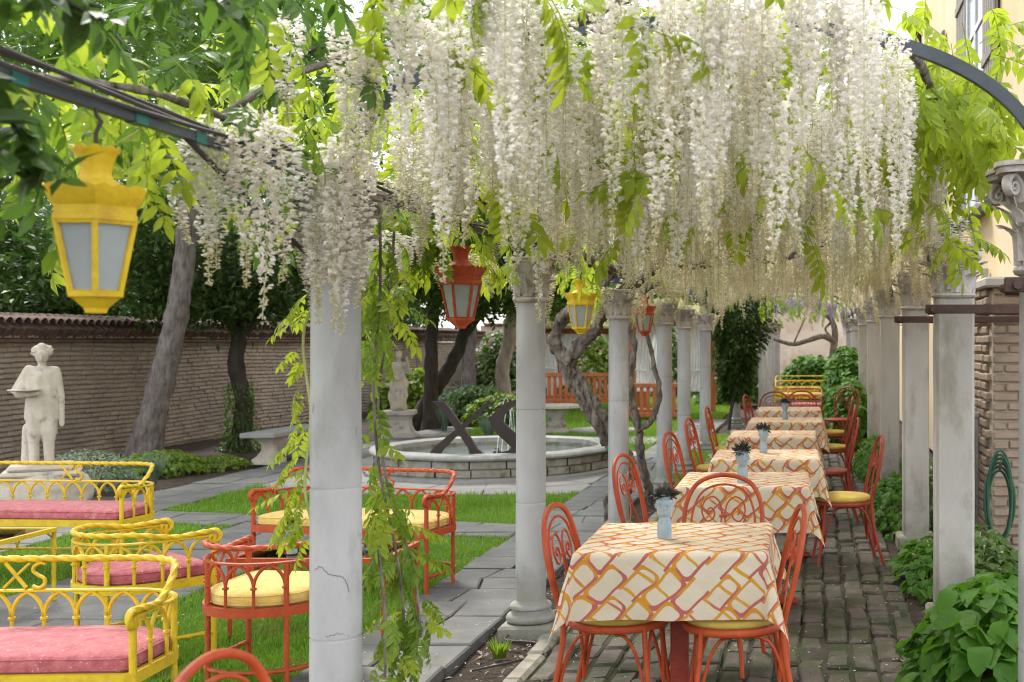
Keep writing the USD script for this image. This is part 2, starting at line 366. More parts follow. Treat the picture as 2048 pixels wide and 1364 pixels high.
def lathe(prof, n=32, square=0.0):
    """Revolves (radius, z) pairs; square > 0 pushes the section towards a square."""
    pr = np.asarray(prof, float)
    th = np.arange(n) * 2 * PI / n
    k = 1 + square * ((1 / np.maximum(np.abs(np.cos(th)), np.abs(np.sin(th)))) - 1)
    v = np.stack([pr[:, None, 0] * np.cos(th) * k, pr[:, None, 0] * np.sin(th) * k, np.repeat(pr[:, 1:2], n, 1)], -1).reshape(-1, 3)
    i, j = np.meshgrid(np.arange(len(pr) - 1), np.arange(n), indexing="ij")
    q = np.stack([i * n + j, i * n + (j + 1) % n, (i + 1) * n + (j + 1) % n, (i + 1) * n + j], -1).reshape(-1, 4)
    f = np.vstack([q[:, [0, 1, 2]], q[:, [0, 2, 3]]])
    c0, c1, jj, m = len(v), len(v) + 1, np.arange(n), (len(pr) - 1) * n
    v = np.vstack([v, [0, 0, pr[0, 1]], [0, 0, pr[-1, 1]]])
    f = np.vstack([f, np.stack([np.full(n, c0), (jj + 1) % n, jj], 1), np.stack([np.full(n, c1), m + jj, m + (jj + 1) % n], 1)])
    return v, f


def _chamfer_topology():
    h = np.array([[x, y, z] for x in (-1, 1) for y in (-1, 1) for z in (-1, 1)], float)
    c = []
    for p in h:
        for k in range(3):
            q = p * .8
            q[k] = p[k]
            c.append(q)
    hull = trimesh.convex.convex_hull(np.array(c))
    order = [int(np.argmin(((hull.vertices - q) ** 2).sum(1))) for q in c]
    inv = np.argsort(order)
    f = np.array([[order.index(i) for i in t] for t in hull.faces])
    return np.array(c), f


_CV, _CF = _chamfer_topology()
_SGN, _AX = np.sign(_CV), (np.abs(_CV) > .9)


def cbox(size, ch=.005, loc=(0, 0, 0), rz=0.0):
    """A box with chamfered edges (44 triangles)."""
    h = np.asarray(size, float) / 2
    ch = min(ch, h.min() * .9)
    v = _SGN * np.where(_AX, h, h - ch)
    if rz:
        c, s = math.cos(rz), math.sin(rz)
        v = v @ np.array([[c, s, 0], [-s, c, 0], [0, 0, 1]])
    return v + np.asarray(loc, float), _CF


def xform(vf, loc=(0, 0, 0), rz=0.0, rx=0.0, ry=0.0, s=1.0):
    v = np.asarray(vf[0]) * s
    for ang, (i, j) in ((rx, (1, 2)), (ry, (2, 0)), (rz, (0, 1))):
        if ang:
            c, sn = math.cos(ang), math.sin(ang)
            w = v.copy()
            w[:, i], w[:, j] = c * v[:, i] - sn * v[:, j], sn * v[:, i] + c * v[:, j]
            v = w
    return v + np.asarray(loc, float), vf[1]


class MB:
    def __init__(s): s.v, s.f, s.n = [], [], 0
    def add(s, vf):
        v, f = vf
        s.v.append(np.asarray(v, float)); s.f.append(np.asarray(f) + s.n); s.n += len(v)
        return s
    def box(s, size, loc, ch=.004, rz=0.0): return s.add(cbox(size, ch, loc, rz))
    def tube(s, p, r, **k): return s.add(tube(p, r, **k))
    def arrays(s): return np.vstack(s.v), np.vstack(s.f)


def prism(poly, z0, z1):
    m = trimesh.creation.extrude_polygon(poly, z1 - z0, engine="earcut")
    return np.array(m.vertices) + [0, 0, z0], np.array(m.faces)


def sheet(poly, z):
    v, f = trimesh.creation.triangulate_polygon(poly, engine="earcut")
    v = np.column_stack([v, np.full(len(v), z)])
    n = np.cross(v[f[:, 1]] - v[f[:, 0]], v[f[:, 2]] - v[f[:, 0]])[:, 2]
    f = f.copy()
    f[n < 0] = f[n < 0][:, ::-1]
    return v, f


def blob(bones, length=.02, rounds=12):
    """A continuous body: hulls of sphere pairs, united, refined and smoothed. bones: ((p, r), (q, s))."""
    ms = []
    for ends in bones:
        ms.append(Manifold.batch_hull([Manifold.sphere(r, 14).translate([float(c) for c in p]) for p, r in ends]))
    m = Manifold.batch_boolean(ms, __import__("manifold3d").OpType.Add).refine_to_length(length).to_mesh()
    t = trimesh.Trimesh(m.vert_properties[:, :3], m.tri_verts, process=True)
    trimesh.smoothing.filter_taubin(t, iterations=rounds)
    return np.array(t.vertices), np.array(t.faces)


def rot(yaw, pitch, roll):
    """Rotation matrices (n, 3, 3): roll about x, then pitch about y, then yaw about z."""
    cy, sy, cp, sp, cr, sr = np.cos(yaw), np.sin(yaw), np.cos(pitch), np.sin(pitch), np.cos(roll), np.sin(roll)
    return np.stack([np.stack([cy * cp, cy * sp * sr - sy * cr, cy * sp * cr + sy * sr], -1), np.stack([sy * cp, sy * sp * sr + cy * cr, sy * sp * cr - cy * sr], -1), np.stack([-sp, cp * sr, cp * cr], -1)], -2)


def quats(yaw, pitch, roll):
    cy, sy, cp, sp, cr, sr = np.cos(yaw / 2), np.sin(yaw / 2), np.cos(pitch / 2), np.sin(pitch / 2), np.cos(roll / 2), np.sin(roll / 2)
    return np.stack([cr * cp * cy + sr * sp * sy, sr * cp * cy - cr * sp * sy, cr * sp * cy + sr * cp * sy, cr * cp * sy - sr * sp * cy], -1)


def scatter(shape, pos, R, size):
    v, f = shape
    pos, size = np.asarray(pos, float), np.broadcast_to(size, (len(pos),))
    V = pos[:, None] + size[:, None, None] * np.einsum("nij,kj->nki", R, v)
    F = f[None] + (np.arange(len(pos)) * len(v))[:, None, None]
    return V.reshape(-1, 3), F.reshape(-1, 3)


# leaves lie along +x from the origin, length 1, upper side +z
LEAF2 = (np.array([[0, 0, 0], [.5, .24, .06], [1, 0, -.06], [.5, -.24, .06]]), np.array([[0, 2, 1], [0, 3, 2]]))
LEAF6 = (np.array([[0, 0, 0], [.22, .15, .03], [.55, .19, .03], [1, 0, -.12], [.55, -.19, .03], [.22, -.15, .03], [.3, 0, -.01], [.65, 0, -.03]]),
         np.array([[0, 6, 1], [1, 6, 2], [6, 7, 2], [2, 7, 3], [0, 5, 6], [5, 4, 6], [6, 4, 7], [4, 3, 7]]))


def broad_leaf(seed, w=.36):
    """A broad serrate leaf with a sunk midrib and a drooping tip: 26 triangles or so."""
    rg = np.random.default_rng(seed)
    xs = np.linspace(0, 1, 8)
    half = w * np.sin(PI * xs ** .75) ** .8 * (1 + .06 * rg.standard_normal(8))
    half[0], half[-1] = .01, .004
    z = -.28 * xs ** 2 + .05 * xs
    mid = np.stack([xs, 0 * xs, z], 1)
    l = np.stack([xs, half, z + .22 * half + .02 * rg.standard_normal(8)], 1)
    r = np.stack([xs, -half, z + .22 * half + .02 * rg.standard_normal(8)], 1)
    v = np.vstack([mid, l, r])
    f = []
    for i in range(7):
        f += [[i, i + 1, 9 + i], [i, 9 + i, 8 + i], [i, 16 + i, 17 + i], [i, 17 + i, i + 1]]
    return v, np.array(f)


def compound_leaf(seed, pairs=6, droop=.5):
    """A pinnate wisteria leaf along +x, length about 1."""
    rg = np.random.default_rng(seed)
    t = np.linspace(0, 1, 10)
    ang = -droop * t
    st = np.cumsum(np.stack([np.cos(ang), .12 * rg.standard_normal() * t, np.sin(ang)], 1), 0) / 10
    mb = MB().tube(st, .008, n=3)
    for k in range(pairs):
        u = .28 + .66 * k / (pairs - 1)
        p = np.array([np.interp(u, t, st[:, c]) for c in range(3)])
        for s in (-1, 1):
            R = rot(np.array([s * (1.05 + .2 * rg.standard_normal())]), np.array([droop * u + .35 + .2 * rg.standard_normal()]), np.array([.25 * s + .2 * rg.standard_normal()]))
            mb.add(scatter(LEAF6, [p], R, .30 * (1 - .18 * abs(k / (pairs - 1) - .4)) * (1 + .1 * rg.standard_normal())))
    mb.add(scatter(LEAF6, [st[-1]], rot(np.array([0.]), np.array([droop + .2]), np.array([0.])), .30))
    return mb.arrays()


COMPOUND = [compound_leaf(i, 5 + i % 3, .35 + .2 * (i % 4)) for i in range(6)]

# ================================================================== the ground
rng = np.random.default_rng(7)
LX, RX = -1.58, 0.785          # the two rows of columns
WALLX = -10.1                  # face of the garden wall
HX = 1.66                      # face of the house


def setting(name, mesh, m, smooth=False, kind="structure"):
    p = part(None, name, mesh, m, smooth)
    return tag(p, kind=kind)


setting("ground", sheet(sbox(-150, -60, 150, 240), -.06), "soil")
walks = dict(  # flagged walks as polygons on the ground
    a=Polygon([(-2.47, -2), (-1.79, -2), (-1.79, 24), (-2.47, 24)]),
    b=Polygon([(-5.0, -2), (-3.9, -2), (-3.9, 10.2), (-5.0, 10.45)]),
    c=Polygon([(-6.9, 10.65), (-2.47, 9.62), (-2.47, 10.28), (-6.9, 11.25)]),
    d=Polygon([(-6.95, 5), (-6.1, 5), (-6.1, 22), (-6.95, 22)]))
FC = np.array([-3.95, 14.75])   # fountain centre
ring = Point(FC).buffer(2.75, 40).intersection(sbox(-6.1, 12.3, -2.47, 17.6))
pave_all = unary_union(list(walks.values()) + [ring])
lawn_poly = unary_union([sbox(-6.1, 2.0, -2.47, 12.9), sbox(-6.1, 16.9, -1.95, 33.5), sbox(-1.75, 12.2, -1.35, 20)]).difference(pave_all.buffer(.005))
gx, gy = np.meshgrid(np.linspace(-10.05, 1.6, 130), np.linspace(2, 35.8, 300), indexing="ij")
gz = -.035 + .05 * (meshkit.fbm(np.stack([gx * 2.2, gy * 2.2, 0 * gx], -1), 4, 3) - .5) + .02 * (meshkit.noise(np.stack([gx * 9, gy * 9, 0 * gx], -1), 5) - .5)
ii, jj = np.meshgrid(np.arange(129), np.arange(299), indexing="ij")
q = np.stack([ii * 300 + jj, (ii + 1) * 300 + jj, (ii + 1) * 300 + jj + 1, ii * 300 + jj + 1], -1).reshape(-1, 4)
inside = shapely.contains_xy(unary_union([pave_all, lawn_poly, sbox(-1.35, 3, .55, 22)]).buffer(-.12), gx.ravel(), gy.ravel())
gz = np.where(inside.reshape(gz.shape), -.055, gz)
setting("soil", (np.stack([gx, gy, gz], -1).reshape(-1, 3), q), "soil", smooth=True)
mb = MB()
for p in getattr(lawn_poly, "geoms", [lawn_poly]): mb.add(sheet(p, -.004))
setting("lawn", mb.arrays(), "turf")

# blades of grass
n = 175000
gxy = np.column_stack([rng.uniform(-6.1, -1.35, n * 2), 5.0 + 28 * rng.random(n * 2) ** 2.2])
gxy = gxy[shapely.contains_xy(lawn_poly.buffer(.02), gxy[:, 0], gxy[:, 1])][:n]
blade = (np.array([[-.06, 0, 0], [.06, 0, 0], [.05, .18, .62], [-.05, .18, .62], [0, .5, 1.0]]), np.array([[0, 1, 2], [0, 2, 3], [3, 2, 4]]))
k = len(gxy)
hgt = (.022 + .03 * meshkit.fbm(np.column_stack([gxy * 2.5, np.zeros(k)]), 3, 9)) * rng.uniform(.6, 1.5, k) * (1 + .035 * np.maximum(gxy[:, 1] - 6, 0))
tag(part(None, "grass", scatter(blade, np.column_stack([gxy, np.full(k, -.004)]), rot(rng.uniform(0, 2 * PI, k), rng.normal(0, .15, k), rng.normal(0, .3, k)), hgt), "grass", False),
    "short green grass of the lawns between the stone paths", "grass", kind="stuff")

# ------------------------------------------------------------------ flagged paths: every slab a piece


def tri(c):
    """Triangles of a simple outline, as indices into its corners."""
    v, f = trimesh.creation.triangulate_polygon(Polygon(c), engine="earcut")
    near = np.argmin(((v[:, None] - c[None]) ** 2).sum(-1), 1)
    f = near[f]
    return f[(f[:, 0] != f[:, 1]) & (f[:, 1] != f[:, 2]) & (f[:, 0] != f[:, 2])]


def flags(name, polys, m="slate", z=.022):
    w = UsdGeom.Xform.Define(stage, numbered("/World", name)).GetPrim()
    tag(w, kind="structure")
    for poly in polys:
        p = poly.buffer(-.006, join_style=2)
        if p.is_empty or p.area < .006: continue
        for p in getattr(p, "geoms", [p]):
            if p.area < .006: continue
            c = np.array(p.exterior.coords)[:-1]
            c = c + rng.normal(0, .006, c.shape)
            top = z + rng.normal(0, .003)
            inn = Polygon(c).buffer(-.010, join_style=2)
            k = len(c)
            if inn.is_empty or inn.geom_type != "Polygon" or len(inn.exterior.coords) - 1 != k:
                part(w, "flagstone", prism(Polygon(c).buffer(0), -.05, top), m, False); continue
            ci = np.array(inn.exterior.coords)[:-1]
            ci = np.roll(ci, -int(np.argmin(((ci - c[0]) ** 2).sum(1))), 0)
            if Polygon(c).exterior.is_ccw != Polygon(ci).exterior.is_ccw: ci = np.roll(ci[::-1], 1, 0)
            tilt = rng.normal(0, .004, 2)
            zt = top + (ci - c.mean(0)) @ tilt
            v = np.vstack([np.column_stack([c, np.full(k, -.05)]), np.column_stack([c, np.full(k, top - .008)]), np.column_stack([ci, zt])])
            a = np.arange(k); b = (a + 1) % k
            f = np.vstack([np.stack([a, b, k + b], 1), np.stack([a, k + b, k + a], 1), np.stack([k + a, k + b, 2 * k + b], 1), np.stack([k + a, 2 * k + b, 2 * k + a], 1), tri(ci) + 2 * k])
            if not Polygon(c).exterior.is_ccw: f[:4 * k] = f[:4 * k][:, ::-1]
            tf = f[4 * k:]
            nz = np.cross(v[tf[:, 1]] - v[tf[:, 0]], v[tf[:, 2]] - v[tf[:, 0]])[:, 2]
            tf[nz < 0] = tf[nz < 0][:, ::-1]
            f[4 * k:] = tf
            part(w, "flagstone", (v, f), m, False)
    return w


def courses(x0, x1, y0, y1, rows, split, along_x=False):
    """Irregular slabs in courses across a walk from y0 to y1."""
    out, y = [], y0
    while y < y1:
        h = rng.uniform(*rows)
        cuts, x = [x0], x0
        while x1 - x > split[1] * 1.2:
            x += rng.uniform(*split); cuts.append(x)
        cuts.append(x1)
        sk = rng.normal(0, .02, len(cuts))
        for a, b, s, t in zip(cuts[:-1], cuts[1:], sk[:-1], sk[1:]):
            out.append(Polygon([(a + s, y), (b + t, y), (b - t, y + h), (a - s, y + h)]))
        y += h
    return out


clip = lambda ps, z: [g_ for p in ps for g_ in getattr(p.intersection(z), "geoms", [p.intersection(z)]) if g_.geom_type == "Polygon"]
flags("stone_path", clip(courses(-2.5, -1.76, 3.9, 24, (.28, .46), (.26, .48)), walks["a"]))
flags("stone_path", clip(courses(-5.03, -3.87, 4.2, 10.5, (.5, .8), (.45, .7)), walks["b"]))
flags("stone_path", clip([Polygon([(y, x) for x, y in p.exterior.coords]) for p in courses(9.5, 11.3, -6.95, -2.44, (.5, .8), (.30, .42))], walks["c"].difference(walks["b"].union(walks["d"]))))
flags("stone_path", clip(courses(-6.98, -6.07, 8.5, 22, (.5, .9), (.4, .6)), walks["d"]))
ringcut = []
for i in range(22):
    a0, a1 = 2 * PI * (i + .1 * (i % 3)) / 22, 2 * PI * (i + 1 + .1 * ((i + 1) % 3)) / 22
    for r0, r1 in ((1.55, 2.1), (2.1, 3.3)):
        ringcut.append(Polygon([(FC[0] + r * math.cos(t), FC[1] + r * math.sin(t)) for r, t in ((r0, a0), (r1, a0), (r1, a1), (r0, a1))]))
flags("fountain_paving", clip(ringcut, ring.difference(pave_all.difference(ring)).difference(unary_union(list(walks.values())))), "pale_slab")
flags("far_path", clip([Polygon([(y, x) for x, y in p.exterior.coords]) for p in courses(18.2, 19.6, -6.1, -2.5, (.7, 1.1), (.5, .7))], sbox(-6.05, 18.2, -2.5, 19.6)), "pale_slab", .03)

# ------------------------------------------------------------------ brick floor under the pergola
floor = UsdGeom.Xform.Define(stage, numbered("/World", "brick_paving")).GetPrim()
tag(floor, kind="structure")
part(floor, "bedding", (lambda vf: vf)(prism(sbox(-1.37, 2, .54, 22), -.055, -.007)), "mossy_sand", False)
bricks = []
BW, BL = .128, .272
for cidx in range(15):
    x = -1.36 + BW * cidx + BW / 2
    y = 4.9 - BL * rng.random()
    while y < 21:
        l = BL * rng.uniform(.8, 1.15)
        bricks.append((y, x, l)); y += l
bricks.sort()
rest = MB()
for i, (y, x, l) in enumerate(bricks):
    v, f = cbox((BW - .012 - abs(rng.normal(0, .005)), l - .012 - abs(rng.normal(0, .006)), .06), .012, (0, 0, 0), rng.normal(0, .035))
    v = v + np.array([rng.normal(0, .004), 0, 0]) + rng.normal(0, .0022, v.shape)
    v[:, 2] += (v[:, :2] @ rng.normal(0, .04, 2)) * (v[:, 2] > 0)
    v += [x, y + l / 2, -.030 + rng.normal(0, .0055) + .024 * meshkit.noise(np.array([x * 1.5, y * 1.5, 0]), 2)]
    if i < 300: part(floor, "brick", (v, f), "paving_brick", False)
    else: rest.add((v, f))
part(floor, "distant_bricks", rest, "paving_brick", False, kind="stuff")
kerb = UsdGeom.Xform.Define(stage, numbered("/World", "kerb")).GetPrim()
tag(kerb, kind="structure")
y = 4.8
while y < 21:
    l = rng.uniform(.22, .5)
    part(kerb, "kerb_stone", cbox((.10, l - .015, .12), .018, (-1.43 + rng.normal(0, .008), y + l / 2, -.030 + rng.normal(0, .006)), rng.normal(0, .03)), "kerb_stone", False)
    y += l

# litter: small fallen petals and pale chips on the bricks and the soil
k = 3600
lp = np.column_stack([np.concatenate([rng.uniform(-1.75, 1.2, 1800), rng.uniform(-6, -1.7, 1800)]), 4.8 + 8 * rng.random(k) ** 1.4, np.full(k, .026)])
lp[:1800, 2] = .013
tag(part(None, "fallen_petals", scatter(LEAF2, lp, rot(rng.uniform(0, 6.3, k), rng.normal(0, .2, k), rng.normal(0, .3, k)), rng.uniform(.006, .018, k)), "fallen_petal", False), "tiny pale fallen petals scattered over brick floor, paths and lawn", "petals", kind="stuff")

# ================================================================== garden wall on the left
wall = thing("garden_wall", "long weathered brick garden wall with dark coping behind the trees", "wall")
part(wall, "core", cbox((.30, 23.0, 1.62), .01, (WALLX - .17, 24.5, .76)), "mortar", False)
bl, rest = [], MB()
row_h = .066
for r in range(24):
    y = 13.2 + (.13 if r % 2 else 0)
    while y < 36:
        l = rng.uniform(.20, .27)
        bl.append((y, r, l)); y += l
bl.sort()
placed = 0
for i, (y, r, l) in enumerate(bl):
    dx = rng.normal(0, .006)
    v, f = cbox((.06, l - .011, row_h - .012), .008, (WALLX - .02 + dx, y + l / 2, row_h * (r + .5)), rng.normal(0, .02))
    v[:, 2] += rng.normal(0, .002) + .012 * math.sin(y * 1.3)
    if y > 13.9 and len(bl) and placed < 298:
        placed += 1
        part(wall, "brick", (v, f), "wall_brick", False)
    else: rest.add((v, f))
part(wall, "distant_bricks", rest, "wall_brick", False, kind="stuff")
for r, (zz, xx) in enumerate(((1.60, .045), (1.66, .0))):
    part(wall, "string_course", cbox((.16 + xx, 22.6, .045), .012, (WALLX - .02, 24.4, zz)), "wall_brick" if r else "coping_brick", False)
y = 13.3
cop = MB(); ci = 0
while y < 36:
    w = rng.uniform(.075, .10)
    b = xform(cbox((.34, w - .014, .21), .012), ry=.62 + rng.normal(0, .04), loc=(WALLX - .06 + rng.normal(0, .008), y, 1.775 + rng.normal(0, .006)))
    if ci < 120: part(wall, "coping_tile", b, "coping_brick", False)
    else: cop.add(b)
    ci += 1; y += w
part(wall, "distant_coping_tiles", cop, "coping_brick", False, kind="stuff")
y = 13.4
while y < 36:
    th = np.linspace(0, PI, 7)
    r_ = .075
    arc = np.column_stack([0 * th, r_ * np.cos(th), r_ * np.sin(th)])
    v = np.vstack([arc, arc + [.5, 0, 0]])
    f = np.array([[i, i + 1, i + 8] for i in range(6)] + [[i, i + 8, i + 7] for i in range(6)])
    part(wall, "ridge_tile", xform((v, f), loc=(WALLX - .36, y, 1.90), ry=.15), "coping_brick", 50)
    y += .165

# end wall that closes the garden and the walk
ew = thing("end_wall", "pale pink plastered wall closing the far end of the garden", "wall")
v, f = trimesh.creation.box([1, 1, 1]).subdivide().vertices, None
part(ew, "masonry", cbox((12.3, .35, 2.15), .02, (-4.0, 36.2, 1.0)), "end_plaster", False)
part(ew, "masonry", cbox((4.6, .35, 3.6), .02, (.35, 35.6, 1.75)), "end_plaster", False, label="tall section at the end of the walk")
for i in range(40):
    part(ew, "coping_tile", cbox((.29, .5, .07), .015, (-9.9 + .3 * i, 36.2, 2.11 + rng.normal(0, .01)), rng.normal(0, .03)), "terracotta", False)

# ================================================================== house on the right
house = thing("house", "ochre plastered house front with grey shutters along the walk", "house")
part(house, "plaster_wall", cbox((.4, 26, 5.2), .02, (HX + .22, 20.2, 4.5)), "ochre_plaster", False)
part(house, "plaster_wall", cbox((.4, 22.2, 1.9), .02, (HX + .22, 22.1, .95)), "ochre_plaster", False)
part(house, "drainpipe", tube([(HX - .03, 19.0, 1.9), (HX - .03, 19.0, 6.9)], .05, n=10), "corten")


def shutter(y0, y1, z0, z1, x=HX - .015):
    s = part(house, "shutter", cbox((.03, y1 - y0, z1 - z0), .004, (x, (y0 + y1) / 2, (z0 + z1) / 2)), "shutter_wood", False)
    for yy in np.linspace(y0 + .05, y1 - .05, 5)[:]:
        part(s, "board", cbox((.02, (y1 - y0) / 5 - .02, z1 - z0 - .04), .004, (x - .022, yy, (z0 + z1) / 2)), "shutter_wood", False)
    for zz in (z0 + .25, (z0 + z1) / 2, z1 - .25):
        part(s, "batten", cbox((.02, y1 - y0 - .06, .09), .004, (x - .042, (y0 + y1) / 2, zz)), "shutter_wood", False)


shutter(10.85, 11.55, 2.95, 5.6)
shutter(12.95, 13.7, 2.95, 5.6)
wn = part(house, "window", cbox((.04, 1.36, 2.65), .004, (HX + .005, 12.25, 4.27)), "window_dark", False)
for zz in (2.98, 3.9, 4.8, 5.55): part(wn, "frame", cbox((.06, 1.36, .06), .005, (HX + .0, 12.25, zz)), "white_box", False)
for yy in (11.6, 12.25, 12.9): part(wn, "frame", cbox((.06, .06, 2.55), .005, (HX - .004, yy, 4.27)), "white_box", False)
part(house, "sill", cbox((.16, 1.6, .08), .01, (HX - .05, 12.25, 2.89)), "pier_stone", False)
shutter(15.3, 16.0, 2.95, 5.6); shutter(17.4, 18.1, 2.95, 5.6)
wn = part(house, "window", cbox((.04, 1.36, 2.65), .004, (HX + .005, 16.7, 4.27)), "window_dark", False)
for yy in (16.05, 16.7, 17.35): part(wn, "frame", cbox((.06, .06, 2.65), .005, (HX - .004, yy, 4.27)), "white_box", False)
# ochre boarded opening and plank panel behind the near columns
for i in range(4):
    part(house, "door_board", cbox((.03, .34, 2.2), .005, (HX - .016, 11.75 + .35 * i, 1.12)), "ochre_plaster", False)
part(house, "door_frame", cbox((.06, .09, 2.3), .006, (HX - .03, 11.5, 1.15)), "grey_wood", False)
part(house, "door_frame", cbox((.06, .09, 2.3), .006, (HX - .03, 13.05, 1.15)), "grey_wood", False)

# brick pier that steps forward from the house
pier = thing("brick_pier", "rough brick pier at the corner of the house behind the near columns", "pier")
PX0, PX1, PY0, PY1 = 1.38, 2.6, 9.35, 11.4
part(pier, "core", cbox((PX1 - PX0 - .0, PY1 - PY0 - .0, 2.05), .01, ((PX0 + PX1) / 2 + .004, (PY0 + PY1) / 2 - .022, .98)), "mortar", False)
for r in range(27):
    z = .075 * (r + .5)
    x = PX0 - (.0 if r % 2 else .12)
    while x < 2.2:
        l = rng.uniform(.20, .28)
        x0 = max(x, PX0)
        if x + l - x0 > .05:
            part(pier, "brick", cbox((x + l - x0 - .014, .08, .060), .009, ((x0 + x + l) / 2, PY0 - .01 + rng.normal(0, .005), z + rng.normal(0, .002)), rng.normal(0, .02)), "pier_brick", False)
        x += l
    y = PY0 + .04 + (.0 if r % 2 else .12)
    while y < PY1 - .1 and r % 1 == 0:
        l = rng.uniform(.2, .28)
        part(pier, "brick", cbox((.06, min(l, PY1 - y) - .014, .058), .009, (PX0 + rng.normal(0, .006), y + l / 2, z + rng.normal(0, .002)), rng.normal(0, .02)), "pier_brick", False)
        y += l
part(pier, "cap_stone", cbox((1.4, 2.2, .08), .015, (2.02, 10.35, 2.06)), "pier_stone", False)
pc = thing("panel", "grey weathered carved wooden panel leaning behind the square pillar", "panel", (1.24, 9.9, 0))
part(pc, "board", cbox((.22, .04, .97), .006, (0, 0, .485)), "grey_wood", False)
part(pc, "rail", cbox((.24, .05, .05), .01, (0, -.006, .985)), "grey_wood", False)
for i in range(3): part(pc, "moulding", tube([(-.075 + .075 * i, -.024, .1), (-.075 + .075 * i, -.024, .86)], .007, n=6), "grey_wood")
bx_ = thing("meter_box", "pale grey meter box on the ochre house wall between pillars", "box", (1.5, 12.4, .78))
part(bx_, "case", cbox((.26, .2, .52), .01, (0, 0, .26)), "white_box", False)
part(bx_, "lid", cbox((.28, .22, .03), .008, (0, -.005, .535)), "white_box", False)
part(bx_, "conduit", tube([(.0, 0, 0), (0, 0, -.78)], .03, n=8), "grey_wood")

# ================================================================== columns
def acanthus(phi, z0, h, r0, r1, w, curl):
    """One carved leaf hugging the bell and curling out at the tip, with thickness."""
    T, S = np.linspace(0, 1, 10), np.linspace(-1, 1, 7)
    t, s = np.meshgrid(T, S, indexing="ij")
    wid = w * (np.sin(PI * np.clip(t * .80 + .17, 0, 1)) ** .6) * (1 + .16 * np.cos(t * 26))
    k = np.clip((t - .62) / .38, 0, 1)
    r = r0 + (r1 - r0) * t ** 2 + curl * np.sin(k * PI * .62) + .012 * (1 - s ** 2) + .006 * np.cos(s * 7)
    z = z0 + h * t - h * .22 * k ** 2
    out = []
    for off in (0, -.012):
        rr = r + off
        a = phi + s * wid / rr
        out.append(np.stack([rr * np.cos(a), rr * np.sin(a), z + off * k], -1).reshape(-1, 3))
    n, m = t.shape
    i, j = np.meshgrid(np.arange(n - 1), np.arange(m - 1), indexing="ij")
    q = np.stack([i * m + j, i * m + j + 1, (i + 1) * m + j + 1, (i + 1) * m + j], -1).reshape(-1, 4)
    f = np.vstack([q[:, [0, 1, 2]], q[:, [0, 2, 3]]])
    ring_ = np.concatenate([np.arange(m), np.arange(1, n) * m + m - 1, (n - 1) * m + np.arange(m - 2, -1, -1), np.arange(n - 2, 0, -1) * m])
    e = np.stack([ring_, np.roll(ring_, -1), np.roll(ring_, -1) + n * m, ring_ + n * m], -1)
    return np.vstack(out), np.vstack([f, f[:, ::-1] + n * m, e[:, [0, 2, 1]], e[:, [0, 3, 2]]])


def volute(phi, r, z, size):
    th = np.linspace(0, 3.4 * PI, 34)
    sp = size * np.exp(-.17 * th)
    p = np.stack([r + sp * np.sin(th), 0 * th, z - size * .2 + sp * np.cos(th)], -1)
    p = np.vstack([[r - size * 1.3, 0, z - size * 1.3], [r - size * .8, 0, z + size * .2], p])
    v, f = tube(p, np.linspace(size * .36, size * .16, len(p)), n=6, flat=(.8, 1.5))
    return xform((v, f), rz=phi)


def capital(parent, z, r, h, mat_, big=1.0, square=0.0):
    part(parent, "astragal", xform(lathe([(r * .98, 0), (r + .014, .006), (r + .020, .018), (r + .014, .030), (r * .98, .036)], 32, square), (0, 0, z)), mat_, 50)
    prof = [(r * .96, .03), (r * .97, h * .35), (r * 1.06, h * .65), (r * 1.32, h * .86), (r * 1.42, h * .90)]
    part(parent, "bell", xform(lathe(prof, 32, square), (0, 0, z)), mat_, 50)
    for i in range(8):
        part(parent, "acanthus_leaf", acanthus(i * PI / 4, z + .035, h * .48, r * 1.0, r * 1.22, r * .40, r * .42 * big), mat_, 60)
    for i in range(8):
        part(parent, "acanthus_leaf", acanthus(i * PI / 4 + PI / 8, z + .05, h * .68, r * 1.0, r * 1.34, r * .36, r * .48 * big), mat_, 60)
    for i in range(4):
        part(parent, "volute", xform(volute(PI / 4 + i * PI / 2, r * 1.62 * big, h * .80, r * .36 * big), (0, 0, z)), mat_, 60)
    th = np.linspace(0, 2 * PI, 49)[:-1]
    R_ = r * 1.95 * big * (1 - .16 * np.cos(2 * (th - PI / 4) * 2 + PI) * .5 - .08)
    R_ = r * 1.95 * big * (.86 + .14 * np.cos(4 * (th - PI / 4)))
    ab = Polygon(np.column_stack([R_ * np.cos(th), R_ * np.sin(th)]))
    part(parent, "abacus", prism(ab, z + h * .90, z + h * .955), mat_, 40)
    part(parent, "abacus", prism(ab.buffer(.008), z + h * .958, z + h), mat_, 40)


